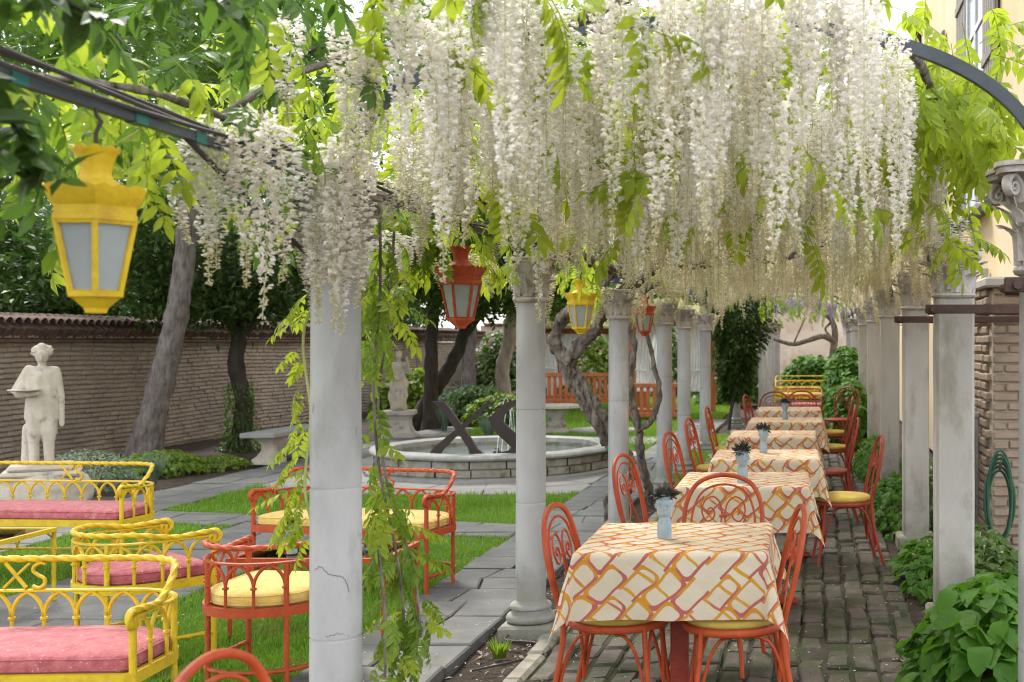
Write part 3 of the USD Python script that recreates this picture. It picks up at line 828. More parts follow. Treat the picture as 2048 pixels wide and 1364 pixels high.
def round_column(label, x, y, r=.080, z_cap=1.80, h_cap=.25, group=None, cap_mat="carved_stone", big=1.0, seed=0, tilt=0.0, base=True, mat_="column_stone"):
    t = thing("column", label, "column", (x, y, 0), 0, group)
    if base:
        part(t, "plinth", cbox((.30, .30, .10), .015, (0, 0, .0)), mat_, False)
        part(t, "base", lathe([(.120, .05), (.132, .062), (.135, .078), (.126, .094), (.110, .100), (.102, .112), (.100, .122), (.112, .128), (.114, .140), (.106, .152), (.092, .158), (r + .004, .170)], 40), mat_, 50)
    zs = np.linspace(.16, z_cap + .02, 26)
    rr = r * (1 + .035 * np.sin(PI * (1 - zs / z_cap) * .5 + .2) - .04 * zs / z_cap)
    zs = np.sort(np.concatenate([zs, [j + e for j in (.55 + .08 * (seed % 3), 1.22 - .1 * (seed % 2)) for e in (-.006, -.002, .002, .006)]]))
    rr = np.interp(zs, np.linspace(.16, z_cap + .02, 26), rr)
    for j in (.55 + .08 * (seed % 3), 1.22 - .1 * (seed % 2)): rr = rr - .0035 * (np.abs(zs - j) < .004)   # joints between the drums
    v, f = lathe(np.column_stack([rr, zs]), 40)
    v = v * (1 + .022 * (meshkit.fbm(v * 9 + seed, 3, seed)[:, None] - .5) * [1, 1, 0])
    v[:, 0] += tilt * v[:, 2]
    part(t, "shaft", (v, f), mat_, 50)
    capital(t, z_cap, r, h_cap, cap_mat, big)
    return t


def square_pier(label, x, y, w=.20, z_cap=1.78, h_cap=.32, group=None, round_=False):
    t = thing("column", label, "column", (x, y, 0), 0, group)
    part(t, "plinth", cbox((.30, .30, .12), .015, (0, 0, .02)), "pier_stone", False)
    zs = np.linspace(.08, z_cap, 14)
    sh = MB()
    ang = np.array([[-1, -.86], [-.86, -1], [.86, -1], [1, -.86], [1, .86], [.86, 1], [-.86, 1], [-1, .86]]) * w / 2
    v = np.concatenate([np.column_stack([ang * (1 + .03 * (meshkit.noise(np.column_stack([ang * 20, np.full(8, z * 4)]), 3) - .5)[:, None]), np.full(8, z)]) for z in zs])
    f = []
    for i in range(len(zs) - 1):
        for j in range(8):
            f.append([i * 8 + j, i * 8 + (j + 1) % 8, (i + 1) * 8 + (j + 1) % 8, (i + 1) * 8 + j])
    part(t, "shaft", (v, np.array(f)), "pier_stone", False)
    capital(t, z_cap, w * .5, h_cap, "carved_stone", .92, square=.6)
    return t


CG = "stone columns of the pergola beyond the gaps in the row"
left_labels = ["nearest pale grey round column with a crack near its foot and vine leaves beside it",
               "pale round column with full ringed base right of the paving strip, second from the front on the left",
               "round column with the twisted vine trunk behind it, third on the left row",
               "slim round column right of the small red lantern, fourth on the left row",
               "round column in front of the white curtain, fifth on the left row",
               "round column just left of the dark ivy mass, sixth on the left row"]
for i, (y, lab) in enumerate(zip((3.92, 6.60, 9.53, 12.42, 14.26, 17.0), left_labels)):
    round_column(lab, LX, y, seed=i + 1, z_cap=(1.80, 1.81, 1.77, 1.76, 1.74, 1.74)[i], h_cap=(.30, .25, .24, .24, .24, .24)[i])
crk = UsdGeom.Xform.Get(stage, "/World/column").GetPrim()
for pts in ([(-.9, .86), (-.6, .872), (-.3, .85), (0, .842), (.25, .835), (.42, .81), (.5, .785)], [(-.8, .655), (-.3, .648), (.1, .655), (.5, .64)]):
    p_ = spline(np.array([(.0815 * math.sin(a_ + .39), -.0815 * math.cos(a_ + .39), z_) for a_, z_ in pts]), 6)
    p_[:, 2] += .003 * np.sin(np.arange(len(p_)) * 1.9)
    part(crk, "crack", tube(p_, .0007, n=5), "rusty_iron")
round_column("round column clad in dark ivy beyond the sixth column of the left row", -1.50, 22.3, seed=8)
for y, x, lab in ((26.0, -1.17, "far white column nearest the ivy mass"), (28.5, -1.10, "far white column, middle of the distant three"), (31.0, -1.02, "far white column with lilac flowers at its top")):
    round_column(lab, x, y, seed=11, r=.085)
round_column("white round column with ornate scroll capital at the right picture edge", .775, 4.05, r=.085, z_cap=1.82, h_cap=.37, seed=21, big=1.32, cap_mat="carved_stone")
for y, lab in ((6.8, "broad grey square pillar with an iron strap, in front of the ochre panel"), (9.4, "grey square pillar with carved capital and iron strap, second of the pillars from the right"),
               (12.7, "grey square pillar third in the right row with leafy capital"), (15.8, "grey square pillar fourth in the right row beside the green shrubs"), (19.1, "narrow grey pillar fifth in the right row behind the shrubs")):
    square_pier(lab, RX, y, w=.215 if y < 7 else .20, z_cap=1.84, h_cap=.30)
for y, lab in ((23.7, "far pale pillar sixth in the right row"), (27.5, "far white column last in the right row")):
    round_column(lab, RX, y, r=.09, seed=31)

# iron tie straps from the pillars back to the house
for (x0, y, zz, lab) in ((.62, 4.03, 1.785, "dark iron strap round the white column at the right edge"), (.60, 6.66, 1.775, "dark iron strap clamped across the broad square pillar"), (.60, 9.26, 1.765, "dark iron strap clamped across the second square pillar")):
    t = thing("tie_strap", lab, "iron strap", (0, y, zz))
    o = .13 if y > 5 else .11
    part(t, "bar", cbox((1.66 - x0, .022, .05), .004, ((x0 + 1.66) / 2, -o, 0)), "rusty_iron", False)
    part(t, "bar", cbox((1.62 - x0, .022, .05), .004, ((x0 + 1.66) / 2 + .02, o + .03, 0)), "rusty_iron", False)
    part(t, "bolt", tube([(x0 + .04, -o - .035, 0), (x0 + .04, o + .06, 0)], .016, n=8), "rusty_iron")

# ================================================================== iron arches and beams
ACX, AHW, AZ0, AH = -.40, 1.19, 2.06, .60


def roof_z(x):
    u = np.clip(np.abs((np.asarray(x, float) - ACX) / AHW), 0, 1)
    return AZ0 + AH * (1 - u ** 2.6) ** (1 / 2.2)


th = np.linspace(0, PI, 49)
ax_ = ACX + AHW * np.sign(np.cos(th)) * np.abs(np.cos(th)) ** .82
arch_pts = np.column_stack([ax_, 0 * th, roof_z(ax_)])
first = None
for i, y in enumerate((3.98, 6.7, 9.5, 12.5, 15.0, 17.6, 20.2, 22.8, 25.4, 28.0)):
    lab = ["nearest dark blue steel arch spanning the top right over the flowers", "second steel arch over the walk above the middle tables", "third steel arch over the walk inside the flower curtain", "fourth steel arch over the walk, hidden mostly by flowers",
           "fifth steel arch over the walk", "sixth steel arch, first of the bare far hoops", "seventh steel arch, second of the bare far hoops", "eighth steel arch among the bare far hoops", "ninth steel arch among the bare far hoops", "last steel arch at the end of the walk"][i]
    if first is None:
        first = thing("pergola_arch", lab, "arch", (0, y, 0), 0, "steel arches over the walk")
        part(first, "hoop", tube(arch_pts, .030, n=4, phase=PI / 4, flat=(1, .8)), "steel_blue", False)
        part(first, "foot_plate", cbox((.12, .10, .012), .003, (ACX - AHW, 0, 2.064)), "steel_blue", False)
        part(first, "foot_plate", cbox((.12, .10, .012), .003, (ACX + AHW - .03, 0, 2.195)), "steel_blue", False)
    else: dup(first, (0, y, 0), 0, lab)
bm = thing("pergola_beam", "dark steel beam with cables running along the left columns above the lanterns", "beam")
part(bm, "rail", tube([(LX - .02, 1.3, 2.125), (LX - .02, 23, 2.125)], .017, n=4, phase=PI / 4), "steel_blue", False)
for k_ in range(3):
    ys = np.linspace(1.4, 17, 70)
    part(bm, "cable", tube(np.column_stack([LX - .05 + .03 * k_ + .012 * np.sin(ys * 3 + k_), ys, 2.165 + .012 * np.cos(ys * 2.3 + 2 * k_) - .02 * (k_ == 2)]), .006, n=5), "iron_dark")
for yy in (1.9, 2.35, 2.78, 3.05, 4.9): part(bm, "tape_band", tube([(LX - .02, yy, 2.125), (LX - .02, yy + .05, 2.125)], .0205, n=4, phase=PI / 4), "cable_teal", False)
bm2 = thing("pergola_beam", "dark steel beam along the capitals of the right pillars", "beam")
part(bm2, "rail", tube([(RX + .01, 4.2, 2.225), (RX + .01, 28, 2.19)], .025, n=4, phase=PI / 4), "steel_blue", False)
br = thing("stay_rod", "thin dark diagonal rod slanting down from the beam above the near lantern", "rod")
part(br, "rod", tube([(-1.60, 3.0, 2.125), (-1.60, 3.40, 1.98), (-1.59, 3.86, 1.83)], .008, n=6), "iron_dark")

# ================================================================== hanging lanterns


def lantern(name, label, loc, paint, rz, group):
    t = thing(name, label, "lantern", loc, rz, group)
    hexr = lambda pr: lathe(pr, 6)
    part(t, "bowl", hexr([(.012, 0), (.024, .002), (.027, .012), (.052, .034), (.060, .037), (.062, .048), (.054, .052)]), paint, 20)
    for i in range(6):
        a = i * PI / 3
        part(t, "frame_bar", tube([(.054 * math.cos(a), .054 * math.sin(a), .048), (.086 * math.cos(a), .086 * math.sin(a), .205)], .0068, n=5), paint)
        b = a + PI / 3
        c0, c1, d0, d1 = [np.array([r * math.cos(x), r * math.sin(x), z]) for r, x, z in ((.052, a, .05), (.052, b, .05), (.083, b, .203), (.083, a, .203))]
        nrm = np.array([math.cos(a + PI / 6), math.sin(a + PI / 6), 0]) * .002
        v = np.array([c0, c1, d0, d1, c0 - nrm, c1 - nrm, d0 - nrm, d1 - nrm])
        part(t, "pane", (v, np.array([[0, 1, 2, 3], [7, 6, 5, 4]])), "frosted_glass", False)
        m_ = (c0 + c1) / 2; m2 = (d0 + d1) / 2
        part(t, "rail", tube([d1 * [1.02, 1.02, 1] + [0, 0, -.004], d0 * [1.02, 1.02, 1] + [0, 0, -.004]], .006, n=5), paint)
    part(t, "band", hexr([(.088, .198), (.093, .203), (.093, .213), (.089, .217), (.091, .240), (.097, .243), (.090, .246)]), paint, 20)
    # pierced, scalloped crest leaning outwards
    n_ = 96
    ths = np.arange(n_) * 2 * PI / n_
    kk = 1 / np.cos((ths % (PI / 3)) - PI / 6) * math.cos(PI / 6)
    sc = .5 + .5 * np.abs(np.sin(ths * 9))
    rows_ = [(.089 * kk, .232 + 0 * ths), (.103 * kk, .250 + 0 * ths), ((.110 + .003 * sc) * kk, .262 + .018 * sc), ((.106 + .003 * sc) * kk, .262 + .018 * sc), (.098 * kk, .247 + 0 * ths)]
    v = np.concatenate([np.column_stack([r * np.cos(ths), r * np.sin(ths), z]) for r, z in rows_])
    ii_, jj_ = np.meshgrid(np.arange(4), np.arange(n_), indexing="ij")
    q_ = np.stack([ii_ * n_ + jj_, ii_ * n_ + (jj_ + 1) % n_, (ii_ + 1) * n_ + (jj_ + 1) % n_, (ii_ + 1) * n_ + jj_], -1).reshape(-1, 4)
    part(t, "crest", (v, q_), paint, 25)
    part(t, "roof", hexr([(.090, .245), (.086, .252), (.074, .270), (.052, .288), (.040, .296), (.036, .304)]), paint, 20)
    part(t, "chimney", lathe([(.034, .300), (.031, .310), (.033, .330), (.041, .352)], 18), paint, 30)
    sc = np.abs(np.sin(np.arange(54) * PI * 9 / 54 * 1.0))
    a_ = np.arange(54) * 2 * PI / 54
    v = np.concatenate([np.column_stack([r * np.cos(a_), r * np.sin(a_), z]) for r, z in ((.036, .345 + 0 * a_), (.044, .356 + 0 * a_), (.047, .360 + .010 * sc), (.043, .360 + .010 * sc))])
    ii_, jj_ = np.meshgrid(np.arange(3), np.arange(54), indexing="ij")
    part(t, "crown", (v, np.stack([ii_ * 54 + jj_, ii_ * 54 + (jj_ + 1) % 54, (ii_ + 1) * 54 + (jj_ + 1) % 54, (ii_ + 1) * 54 + jj_], -1).reshape(-1, 4)), paint, 30)
    part(t, "hook", tube([(0, 0, .345), (0, 0, .40), (.012, 0, .425), (0, 0, .44), (0, 0, 2.125 - loc[2] - .01)], .005, n=6), "iron_dark")
    return t


lantern("lantern", "large yellow hanging lantern with frosted panes at the far left, partly behind leaves", (LX - .01, 2.63, EYE + .060), "yellow_paint", 0, "hanging lanterns")
lantern("lantern", "orange hanging lantern with scalloped rim between the two nearest columns", (LX - .01, 5.33, EYE + .055), "orange_paint", 22, "hanging lanterns")
lantern("lantern", "small yellow hanging lantern left of the third column, before the twisted vine", (LX - .01, 8.05, EYE + .045), "yellow_paint", 12, "hanging lanterns")
lantern("lantern", "small red-orange hanging lantern between third and fourth columns", (LX - .01, 11.05, EYE + .045), "orange_paint", 25, "hanging lanterns")

# ================================================================== the white wisteria over the pergola
rg = np.random.default_rng(21)


def raceme(seed, length, r, n):
    """One hanging flower cluster: a stem down -z with open florets above and buds towards the tip."""
    q = np.random.default_rng(seed)
    bend = q.normal(0, .02, 2)
    petals, buds, stem = MB(), MB(), MB()
    zz = np.linspace(0, 1, 12)
    st = np.column_stack([bend[0] * np.sin(zz * 3), bend[1] * np.sin(zz * 2.5), -length * zz])
    stem.tube(st, np.linspace(.0016, .0008, 12), n=4)
    petals.tube(st * [1, 1, .985], .0007, n=3)
    fan = (np.array([[0, 0, 0], [.55, .55, .34], [1.12, 0, .22], [.55, -.55, .34], [.6, 0, .02]]), np.array([[0, 4, 1], [1, 4, 2], [2, 4, 3], [3, 4, 0]]))
    keel = (np.array([[0, 0, 0], [.45, .24, -.30], [1.0, 0, -.20], [.45, -.24, -.30]]), np.array([[0, 2, 1], [0, 3, 2]]))
    u = (np.arange(n) + q.uniform(-.3, .3, n)) / n
    u = .06 + .94 * np.clip(u, 0, 1)
    az = np.arange(n) * 2.39996 + q.normal(0, .35, n)
    open_ = u < .80 + q.normal(0, .06, n)
    prof = np.where(u < .15, .75 + 1.6 * u, 1.0 - .80 * np.clip((u - .28) / .72, 0, 1) ** 1.15)
    P = np.column_stack([np.interp(u, zz, st[:, k]) for k in range(3)])
    d = np.column_stack([np.cos(az), np.sin(az), 0 * az])
    rad = r * prof * q.uniform(.75, 1.15, n)
    size = .0185 * (.55 + .45 * prof) * q.uniform(.85, 1.2, n)
    pos = P + d * np.maximum(rad - size * .9, .003)[:, None] + np.column_stack([0 * u, 0 * u, q.normal(0, .004, n) + .25 * rad])
    R = rot(az + q.normal(0, .4, n), q.normal(.2, .35, n), q.normal(0, .5, n))
    petals.add(scatter(fan, pos[open_], R[open_], size[open_]))
    petals.add(scatter(keel, pos[open_], R[open_], size[open_] * .95))
    b = ~open_
    if b.any(): buds.add(scatter(keel, pos[b], R[b], size[b] * .8)); buds.add(scatter(LEAF2, pos[b], R[b], size[b] * .7)); buds.tube(st[int(11 * u[b].min()):] * [1, 1, .99], .0009, n=3)
    for i in np.nonzero(b)[0]: buds.add(tube(np.array([P[i], pos[i]]), .0008, n=3))
    for i in range(0, n, 3):   # flower stalks
        petals.add(tube(np.array([P[i], pos[i]]), .0008, n=3))
    return petals.arrays(), (buds.arrays() if buds.v else None), stem.arrays()


RAC = [raceme(i, L_, .043 + .004 * (i % 3), int(L_ * 430)) for i, L_ in enumerate((.62, .55, .72, .48, .40, .66))]
RLEN = (.62, .55, .72, .48, .40, .66)

wist = thing("wisteria", "old white wisteria trained over the pergola with long hanging flower clusters", "wisteria")
# trunk and limbs
core = spline([(-1.62, 10.0, -.05), (-1.68, 10.0, .22), (-1.60, 9.95, .48), (-1.66, 9.95, .72), (-1.78, 9.9, .92), (-1.93, 9.9, 1.16), (-2.04, 9.9, 1.36), (-2.08, 9.9, 1.50)], 20)
part(wist, "trunk", tube(core, np.linspace(.085, .058, len(core)) * (1 + .18 * np.sin(np.arange(len(core)) * .3)), n=30, rough=.8, seed=3, rscale=34, lobes=4, amp=.16, twist=9), "vine_bark", 60)
for k_ in range(4):   # twisted strands wound round the old trunk
    tt = np.linspace(0, 1, len(core))
    ph = k_ * PI / 2 + tt * 5.5 + .6 * np.sin(tt * 7 + k_)
    rr_ = np.linspace(.078, .046, len(core)) * (1 + .25 * np.sin(tt * 9 + 2 * k_))
    part(wist, "trunk_strand", tube(core + np.column_stack([rr_ * np.cos(ph), rr_ * np.sin(ph), 0 * tt]), np.linspace(.042, .022, len(core)) * (1 + .2 * np.sin(tt * 23 + k_)), n=14, rough=.8, seed=7 + k_, rscale=44), "vine_bark", 40)
for pts, r0, r1 in (([(-2.04, 9.9, 1.38), (-2.14, 9.85, 1.56), (-2.13, 9.8, 1.70), (-2.02, 9.7, 1.84), (-1.86, 9.6, 1.88), (-1.72, 9.4, 2.0), (-1.55, 9.2, 2.15)], .055, .034),
                    ([(-2.06, 9.85, 1.42), (-1.96, 9.8, 1.54), (-1.78, 9.7, 1.74), (-1.62, 9.6, 1.95), (-1.35, 9.4, 2.12), (-1.0, 9.0, 2.35), (-.5, 8.4, 2.5)], .058, .03),
                    ([(-1.62, 11.9, -.05), (-1.70, 11.7, .35), (-1.74, 11.6, .80), (-1.80, 11.5, 1.2), (-1.76, 11.5, 1.55), (-1.80, 11.4, 1.85), (-1.5, 11.2, 2.15), (-.7, 10.6, 2.35), (0, 10.2, 2.42)], .042, .026),
                    ([(-1.74, 11.6, .72), (-1.60, 11.6, .84), (-1.52, 11.55, 1.1), (-1.56, 11.5, 1.35), (-1.64, 11.5, 1.7)], .030, .02),
                    ([(-1.5, 9.2, 2.15), (-1.1, 8.0, 2.3), (-.4, 7.3, 2.35), (.2, 6.9, 2.40), (.7, 6.6, 2.3)], .045, .025),
                    ([(-1.1, 8.6, 2.2), (-.8, 8.2, 2.12), (-.55, 8.3, 2.22), (-.3, 8.6, 2.18), (.1, 8.3, 2.3)], .035, .02),
                    ([(-1.55, 9.0, 2.15), (-1.6, 7.0, 2.2), (-1.5, 5.2, 2.25), (-1.35, 4.4, 2.35), (-1.0, 3.9, 2.52), (-.5, 3.5, 2.64)], .035, .015),
                    ([(.3, 9.0, 2.45), (.5, 7.0, 2.42), (.55, 5.2, 2.42), (.42, 4.4, 2.54), (.30, 3.98, 2.60)], .03, .014),
                    ([(-1.62, 4.2, 2.17), (-1.80, 3.4, 2.28), (-1.86, 2.9, 2.24), (-1.62, 2.5, 2.15)], .014, .006),
                    ([(-2.05, 3.6, 2.08), (-1.72, 3.7, 2.38), (-1.35, 3.8, 2.55), (-1.1, 3.9, 2.66)], .013, .009)):
    part(wist, "branch", tube(spline(pts, 14), np.linspace(r0, r1, 14 * (len(pts) - 1) + 1), n=14, rough=.75, seed=int(r0 * 1000), rscale=36, lobes=3, amp=.12, twist=11), "vine_bark", 60)

# where the clusters hang
cand = []
for x in np.arange(-1.75, .80, .132):
    for y in np.concatenate([np.arange(3.05, 14.5, .148), np.arange(14.6, 20.5, .3)]):
        cand.append((x + rg.uniform(-.06, .06), y + rg.uniform(-.065, .065)))
cand = np.array(cand)
dens = meshkit.fbm(np.column_stack([cand * 1.7, np.zeros(len(cand))]), 3, 4)
keep = dens > np.where(cand[:, 0] < -1.2, .47, .43)
keep |= (cand[:, 0] < -.75) & (cand[:, 1] < 4.2)
pxc = 1632 + cand[:, 0] * 2382 / cand[:, 1]
keep &= ~((cand[:, 0] > .14 + .19 * (cand[:, 1] - 3.1)))      # open to the right of the nearest arch
keep &= ~((cand[:, 0] < -1.12) & (cand[:, 1] < 3.9))
keep &= ~((cand[:, 0] < -1.2) & (cand[:, 1] > 4.0) & (cand[:, 1] < 9.0) & (dens < .55))
cand = cand[keep]
ztop = roof_z(cand[:, 0]) - .03
ztip = 1.92 + .028 * (cand[:, 1] - 3) + .012 * np.maximum(cand[:, 1] - 7, 0) + rg.normal(0, .11, len(cand)) * (1 + .5 * (cand[:, 1] > 6)) + .20 * (cand[:, 0] > .35) - .12 * (cand[:, 0] < -1.35) * (cand[:, 1] < 5)
ztip = np.where((cand[:, 0] < -1.1) & (cand[:, 1] > 3.9), np.maximum(ztip, 2.04 + rg.normal(0, .04, len(cand))), ztip)
ztip = np.minimum(ztip, ztop - .16)
order = np.argsort(cand[:, 1] + .15 * np.abs(cand[:, 0]))
pos, pidx, psc = [], [], []
extra = [(-1.63, 3.20, 2.21, .46), (-1.60, 3.18, 2.17, .38), (-1.655, 3.22, 2.16, .30), (-1.49, 3.20, 2.24, .58), (-1.46, 3.23, 2.2, .44), (-1.52, 3.18, 2.2, .46),      # two tassels left of the near column
         (-1.50, 3.60, 2.15, .50), (-1.47, 3.62, 2.22, .45), (-1.43, 3.60, 2.25, .62), (-1.45, 3.64, 2.02, .40), (-1.40, 3.58, 2.20, .50), (-1.52, 3.64, 2.0, .3), (-1.54, 3.5, 2.57, .34), (-1.39, 3.5, 2.56, .40), (-1.34, 3.5, 2.55, .38), (-1.36, 3.55, 2.45, .38),
         (.66, 5.6, 2.2, .32), (.60, 5.75, 2.25, .36), (.52, 5.3, 2.4, .4)]
for e in extra: pos.append(e[:3]); L_ = e[3]; k_ = len(pos) % 6; pidx.append(k_); psc.append((1.05, 1.05, L_ / RLEN[k_]))
for i in order:
    x, y = cand[i]
    L_ = ztop[i] - ztip[i]
    k_ = int(rg.integers(6))
    s_ = L_ / RLEN[k_]
    z_ = ztop[i]
    if s_ > 1.15:
        z_ = ztip[i] + RLEN[k_] * 1.1; s_ = 1.1
    pos.append((x, y, z_)); pidx.append(k_); psc.append((1, 1, max(s_, .45)))
    if L_ > .62:
        pos.append((x + rg.uniform(-.05, .05), y + rg.uniform(-.05, .05), ztop[i])); pidx.append(4); psc.append((1, 1, 1))
pos, pidx, psc = np.array(pos), np.array(pidx), np.array(psc)
yaw = rg.uniform(0, 2 * PI, len(pos))
NR = 290
for i in range(NR):
    c, s = math.cos(yaw[i]), math.sin(yaw[i])
    Rz = np.array([[c, s, 0], [-s, c, 0], [0, 0, 1]])
    pt, bd, stm = RAC[pidx[i]]
    cl_ = part(wist, "flower_cluster", ((pt[0] * psc[i]) @ Rz + pos[i], pt[1]), "petal", False)
    if bd is not None: part(cl_, "buds", ((bd[0] * psc[i]) @ Rz + pos[i], bd[1]), "bud", False)
    part(cl_, "stalk", ((stm[0] * psc[i]) @ Rz + pos[i], stm[1]), "green_stem", False)
o = np.zeros(len(pos) - NR)
RP = [[(a, "young_petal"), (c, "green_stem")] + ([(b, "bud")] if b is not None else []) for a, b, c in RAC]  # deeper clusters take the petals tinted for leaf-filtered shade
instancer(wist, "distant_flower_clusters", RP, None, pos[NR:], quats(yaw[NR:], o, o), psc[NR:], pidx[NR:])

# foliage on the roof
k = 1500
lx = np.concatenate([rg.uniform(-1.8, .72, k), rg.uniform(-3.6, -1.6, 330), rg.uniform(.20, .70, 80), rg.uniform(.48, .66, 12)])
ly = np.concatenate([2.9 + 12 * rg.random(k) ** 1.25, rg.uniform(2.6, 6.5, 330), rg.uniform(4.3, 5.2, 80), rg.uniform(5.0, 5.8, 12)])
lz = np.concatenate([roof_z(lx[:k]) + rg.uniform(-.06, .22, k), 2.30 + rg.normal(0, .14, 330) + .12 * (ly[k:k + 330] - 3), rg.uniform(2.36, 2.66, 80), rg.uniform(2.05, 2.25, 12)])
m_ = meshkit.fbm(np.column_stack([lx * 1.5, ly * 1.5, 0 * lx]), 3, 14)
lx, ly, lz = [np.concatenate(t_) for t_ in ((lx, np.concatenate([rg.uniform(-1.1, .25, 70), rg.uniform(.30, .95, 50), rg.uniform(-2.1, -1.65, 16), rg.uniform(-1.45, -.2, 45), rg.uniform(.25, .75, 30)])), (ly, np.concatenate([rg.uniform(3.4, 6.0, 70), rg.uniform(5.2, 6.8, 50), rg.uniform(2.2, 3.1, 16), rg.uniform(3.1, 4.2, 45), rg.uniform(4.3, 5.0, 30)])), (lz, np.concatenate([rg.uniform(2.05, 2.5, 70), rg.uniform(2.55, 3.15, 50), rg.uniform(2.14, 2.34, 16), rg.uniform(2.42, 2.68, 45), rg.uniform(2.62, 2.86, 30)])))]
m_ = meshkit.fbm(np.column_stack([lx * 1.5, ly * 1.5, 0 * lx]), 3, 14)
kp = (m_ > .42) | (np.arange(len(lx)) >= k)
kp &= ~((lx > .12) & (ly < 4.35) & (np.arange(len(lx)) < k))
lx, ly, lz = lx[kp], ly[kp], lz[kp]
n = len(lx)
ya, pt_, rl, sz = rg.uniform(0, 2 * PI, n), rg.normal(.35, .4, n), rg.normal(0, .35, n), rg.uniform(.17, .30, n)
near = np.argsort(ly)[:296]
R_ = rot(ya, pt_, rl)
for i in near:
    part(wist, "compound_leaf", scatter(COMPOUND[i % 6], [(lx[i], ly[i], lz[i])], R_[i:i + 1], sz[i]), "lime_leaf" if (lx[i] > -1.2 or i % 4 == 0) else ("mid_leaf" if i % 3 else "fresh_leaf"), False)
far_ = np.setdiff1d(np.arange(n), near)
instancer(wist, "roof_foliage", COMPOUND, "lime_leaf", np.column_stack([lx, ly, lz])[far_], quats(ya, pt_, rl)[far_], sz[far_], far_ % 6)

# the shoots that hang beside the nearest column
hv = thing("hanging_vine", "light green leafy wisteria shoot hanging down beside the nearest column", "vine")
shoots = [[(-1.50, 4.1, 2.05), (-1.52, 4.15, 1.75), (-1.56, 4.2, 1.45), (-1.54, 4.2, 1.15), (-1.46, 4.15, .85), (-1.42, 4.1, .62), (-1.44, 4.05, .48)],
          [(-1.52, 4.3, 2.05), (-1.56, 4.35, 1.7), (-1.60, 4.35, 1.35), (-1.54, 4.3, 1.05), (-1.42, 4.2, .80), (-1.36, 4.1, .58)],
          [(-1.62, 4.1, 1.9), (-1.76, 4.1, 1.65), (-1.74, 4.1, 1.35), (-1.76, 4.1, 1.1), (-1.73, 4.1, .95)],
          [(-1.47, 4.0, .9), (-1.43, 3.95, .7), (-1.41, 3.9, .45), (-1.38, 3.88, .2), (-1.36, 3.86, .02)]]
ci = 0
for si, sh in enumerate(shoots):
    p = spline(sh, 8)
    part(hv, "stem", tube(p, .005, n=5), "vine_bark" if si != 2 else "green_stem")
    for j in range(2 if si < 3 else 8, len(p) - (0 if si < 3 else 9), 1):
        for rep in range((3, 2, 1, 1)[si]):
            if rg.random() < (.38, .40, .40, .3)[si] + .5 * (si < 2 and 1.15 < p[j][2] < 1.70): continue
            a_ = rg.uniform(0, 2 * PI) if si != 2 else rg.normal(PI, .7)
            part(hv, "compound_leaf", scatter(COMPOUND[ci % 6], [p[j]], rot(np.array([a_]), np.array([rg.normal(.55, .3)]), np.array([rg.normal(0, .3)])), rg.uniform(.11, .18)), ("fresh_leaf", "lime_leaf", "fresh_leaf")[ci % 3] if si != 2 else "lime_leaf", False)
            ci += 1
# deeper shoots behind (between first and second column)
hv2 = thing("hanging_vine", "leafy green wisteria curtain hanging between the nearest column and the orange lantern", "vine")
for s0 in range(9):
    y0 = rg.uniform(4.6, 6.0)
    x0 = (rg.uniform(722, 800) - 1632) * y0 / 2382
    zt, zb = 2.2, rg.uniform(1.92, 2.05) - .42 * (1632 + x0 * 2382 / y0 < 758)
    p = spline([(x0, y0, zt), (x0 + rg.normal(0, .06), y0, (zt * 2 + zb) / 3), (x0 + rg.normal(0, .08), y0, (zt + 2 * zb) / 3), (x0 + rg.normal(0, .08), y0, zb)], 5)
    if abs(1632 + x0 * 2382 / y0 - 925) < 85: continue
    part(hv2, "stem", tube(p, .004, n=4), "green_stem")
    for q_ in p[1:]:
        for _ in range(2):
            part(hv2, "compound_leaf", scatter(COMPOUND[ci % 6], [q_], rot(np.array([rg.uniform(0, 6.3)]), np.array([rg.normal(.7, .3)]), np.array([rg.normal(0, .3)])), rg.uniform(.11, .17)), "fresh_leaf", False)
            ci += 1

# ================================================================== wrought iron settees and armchairs


def upath(L, D, rc, n=120):
    a = np.linspace(PI, PI / 2, 14)[1:-1]
    p = [(-L / 2, -D / 2), (-L / 2, D / 2 - rc)] + [(-L / 2 + rc + rc * math.cos(t), D / 2 - rc + rc * math.sin(t)) for t in a] + [(-L / 2 + rc, D / 2)]
    p = np.array(p + [(-x, y) for x, y in p[::-1]])
    s = np.concatenate([[0], np.cumsum(np.linalg.norm(np.diff(p, axis=0), axis=1))])
    ok = np.concatenate([[True], np.diff(s) > 1e-9])
    p, s = p[ok], s[ok]
    return lambda u: np.column_stack([np.interp(np.asarray(u) * s[-1], s, p[:, 0]), np.interp(np.asarray(u) * s[-1], s, p[:, 1])]), s[-1], (D - rc) / s[-1], p


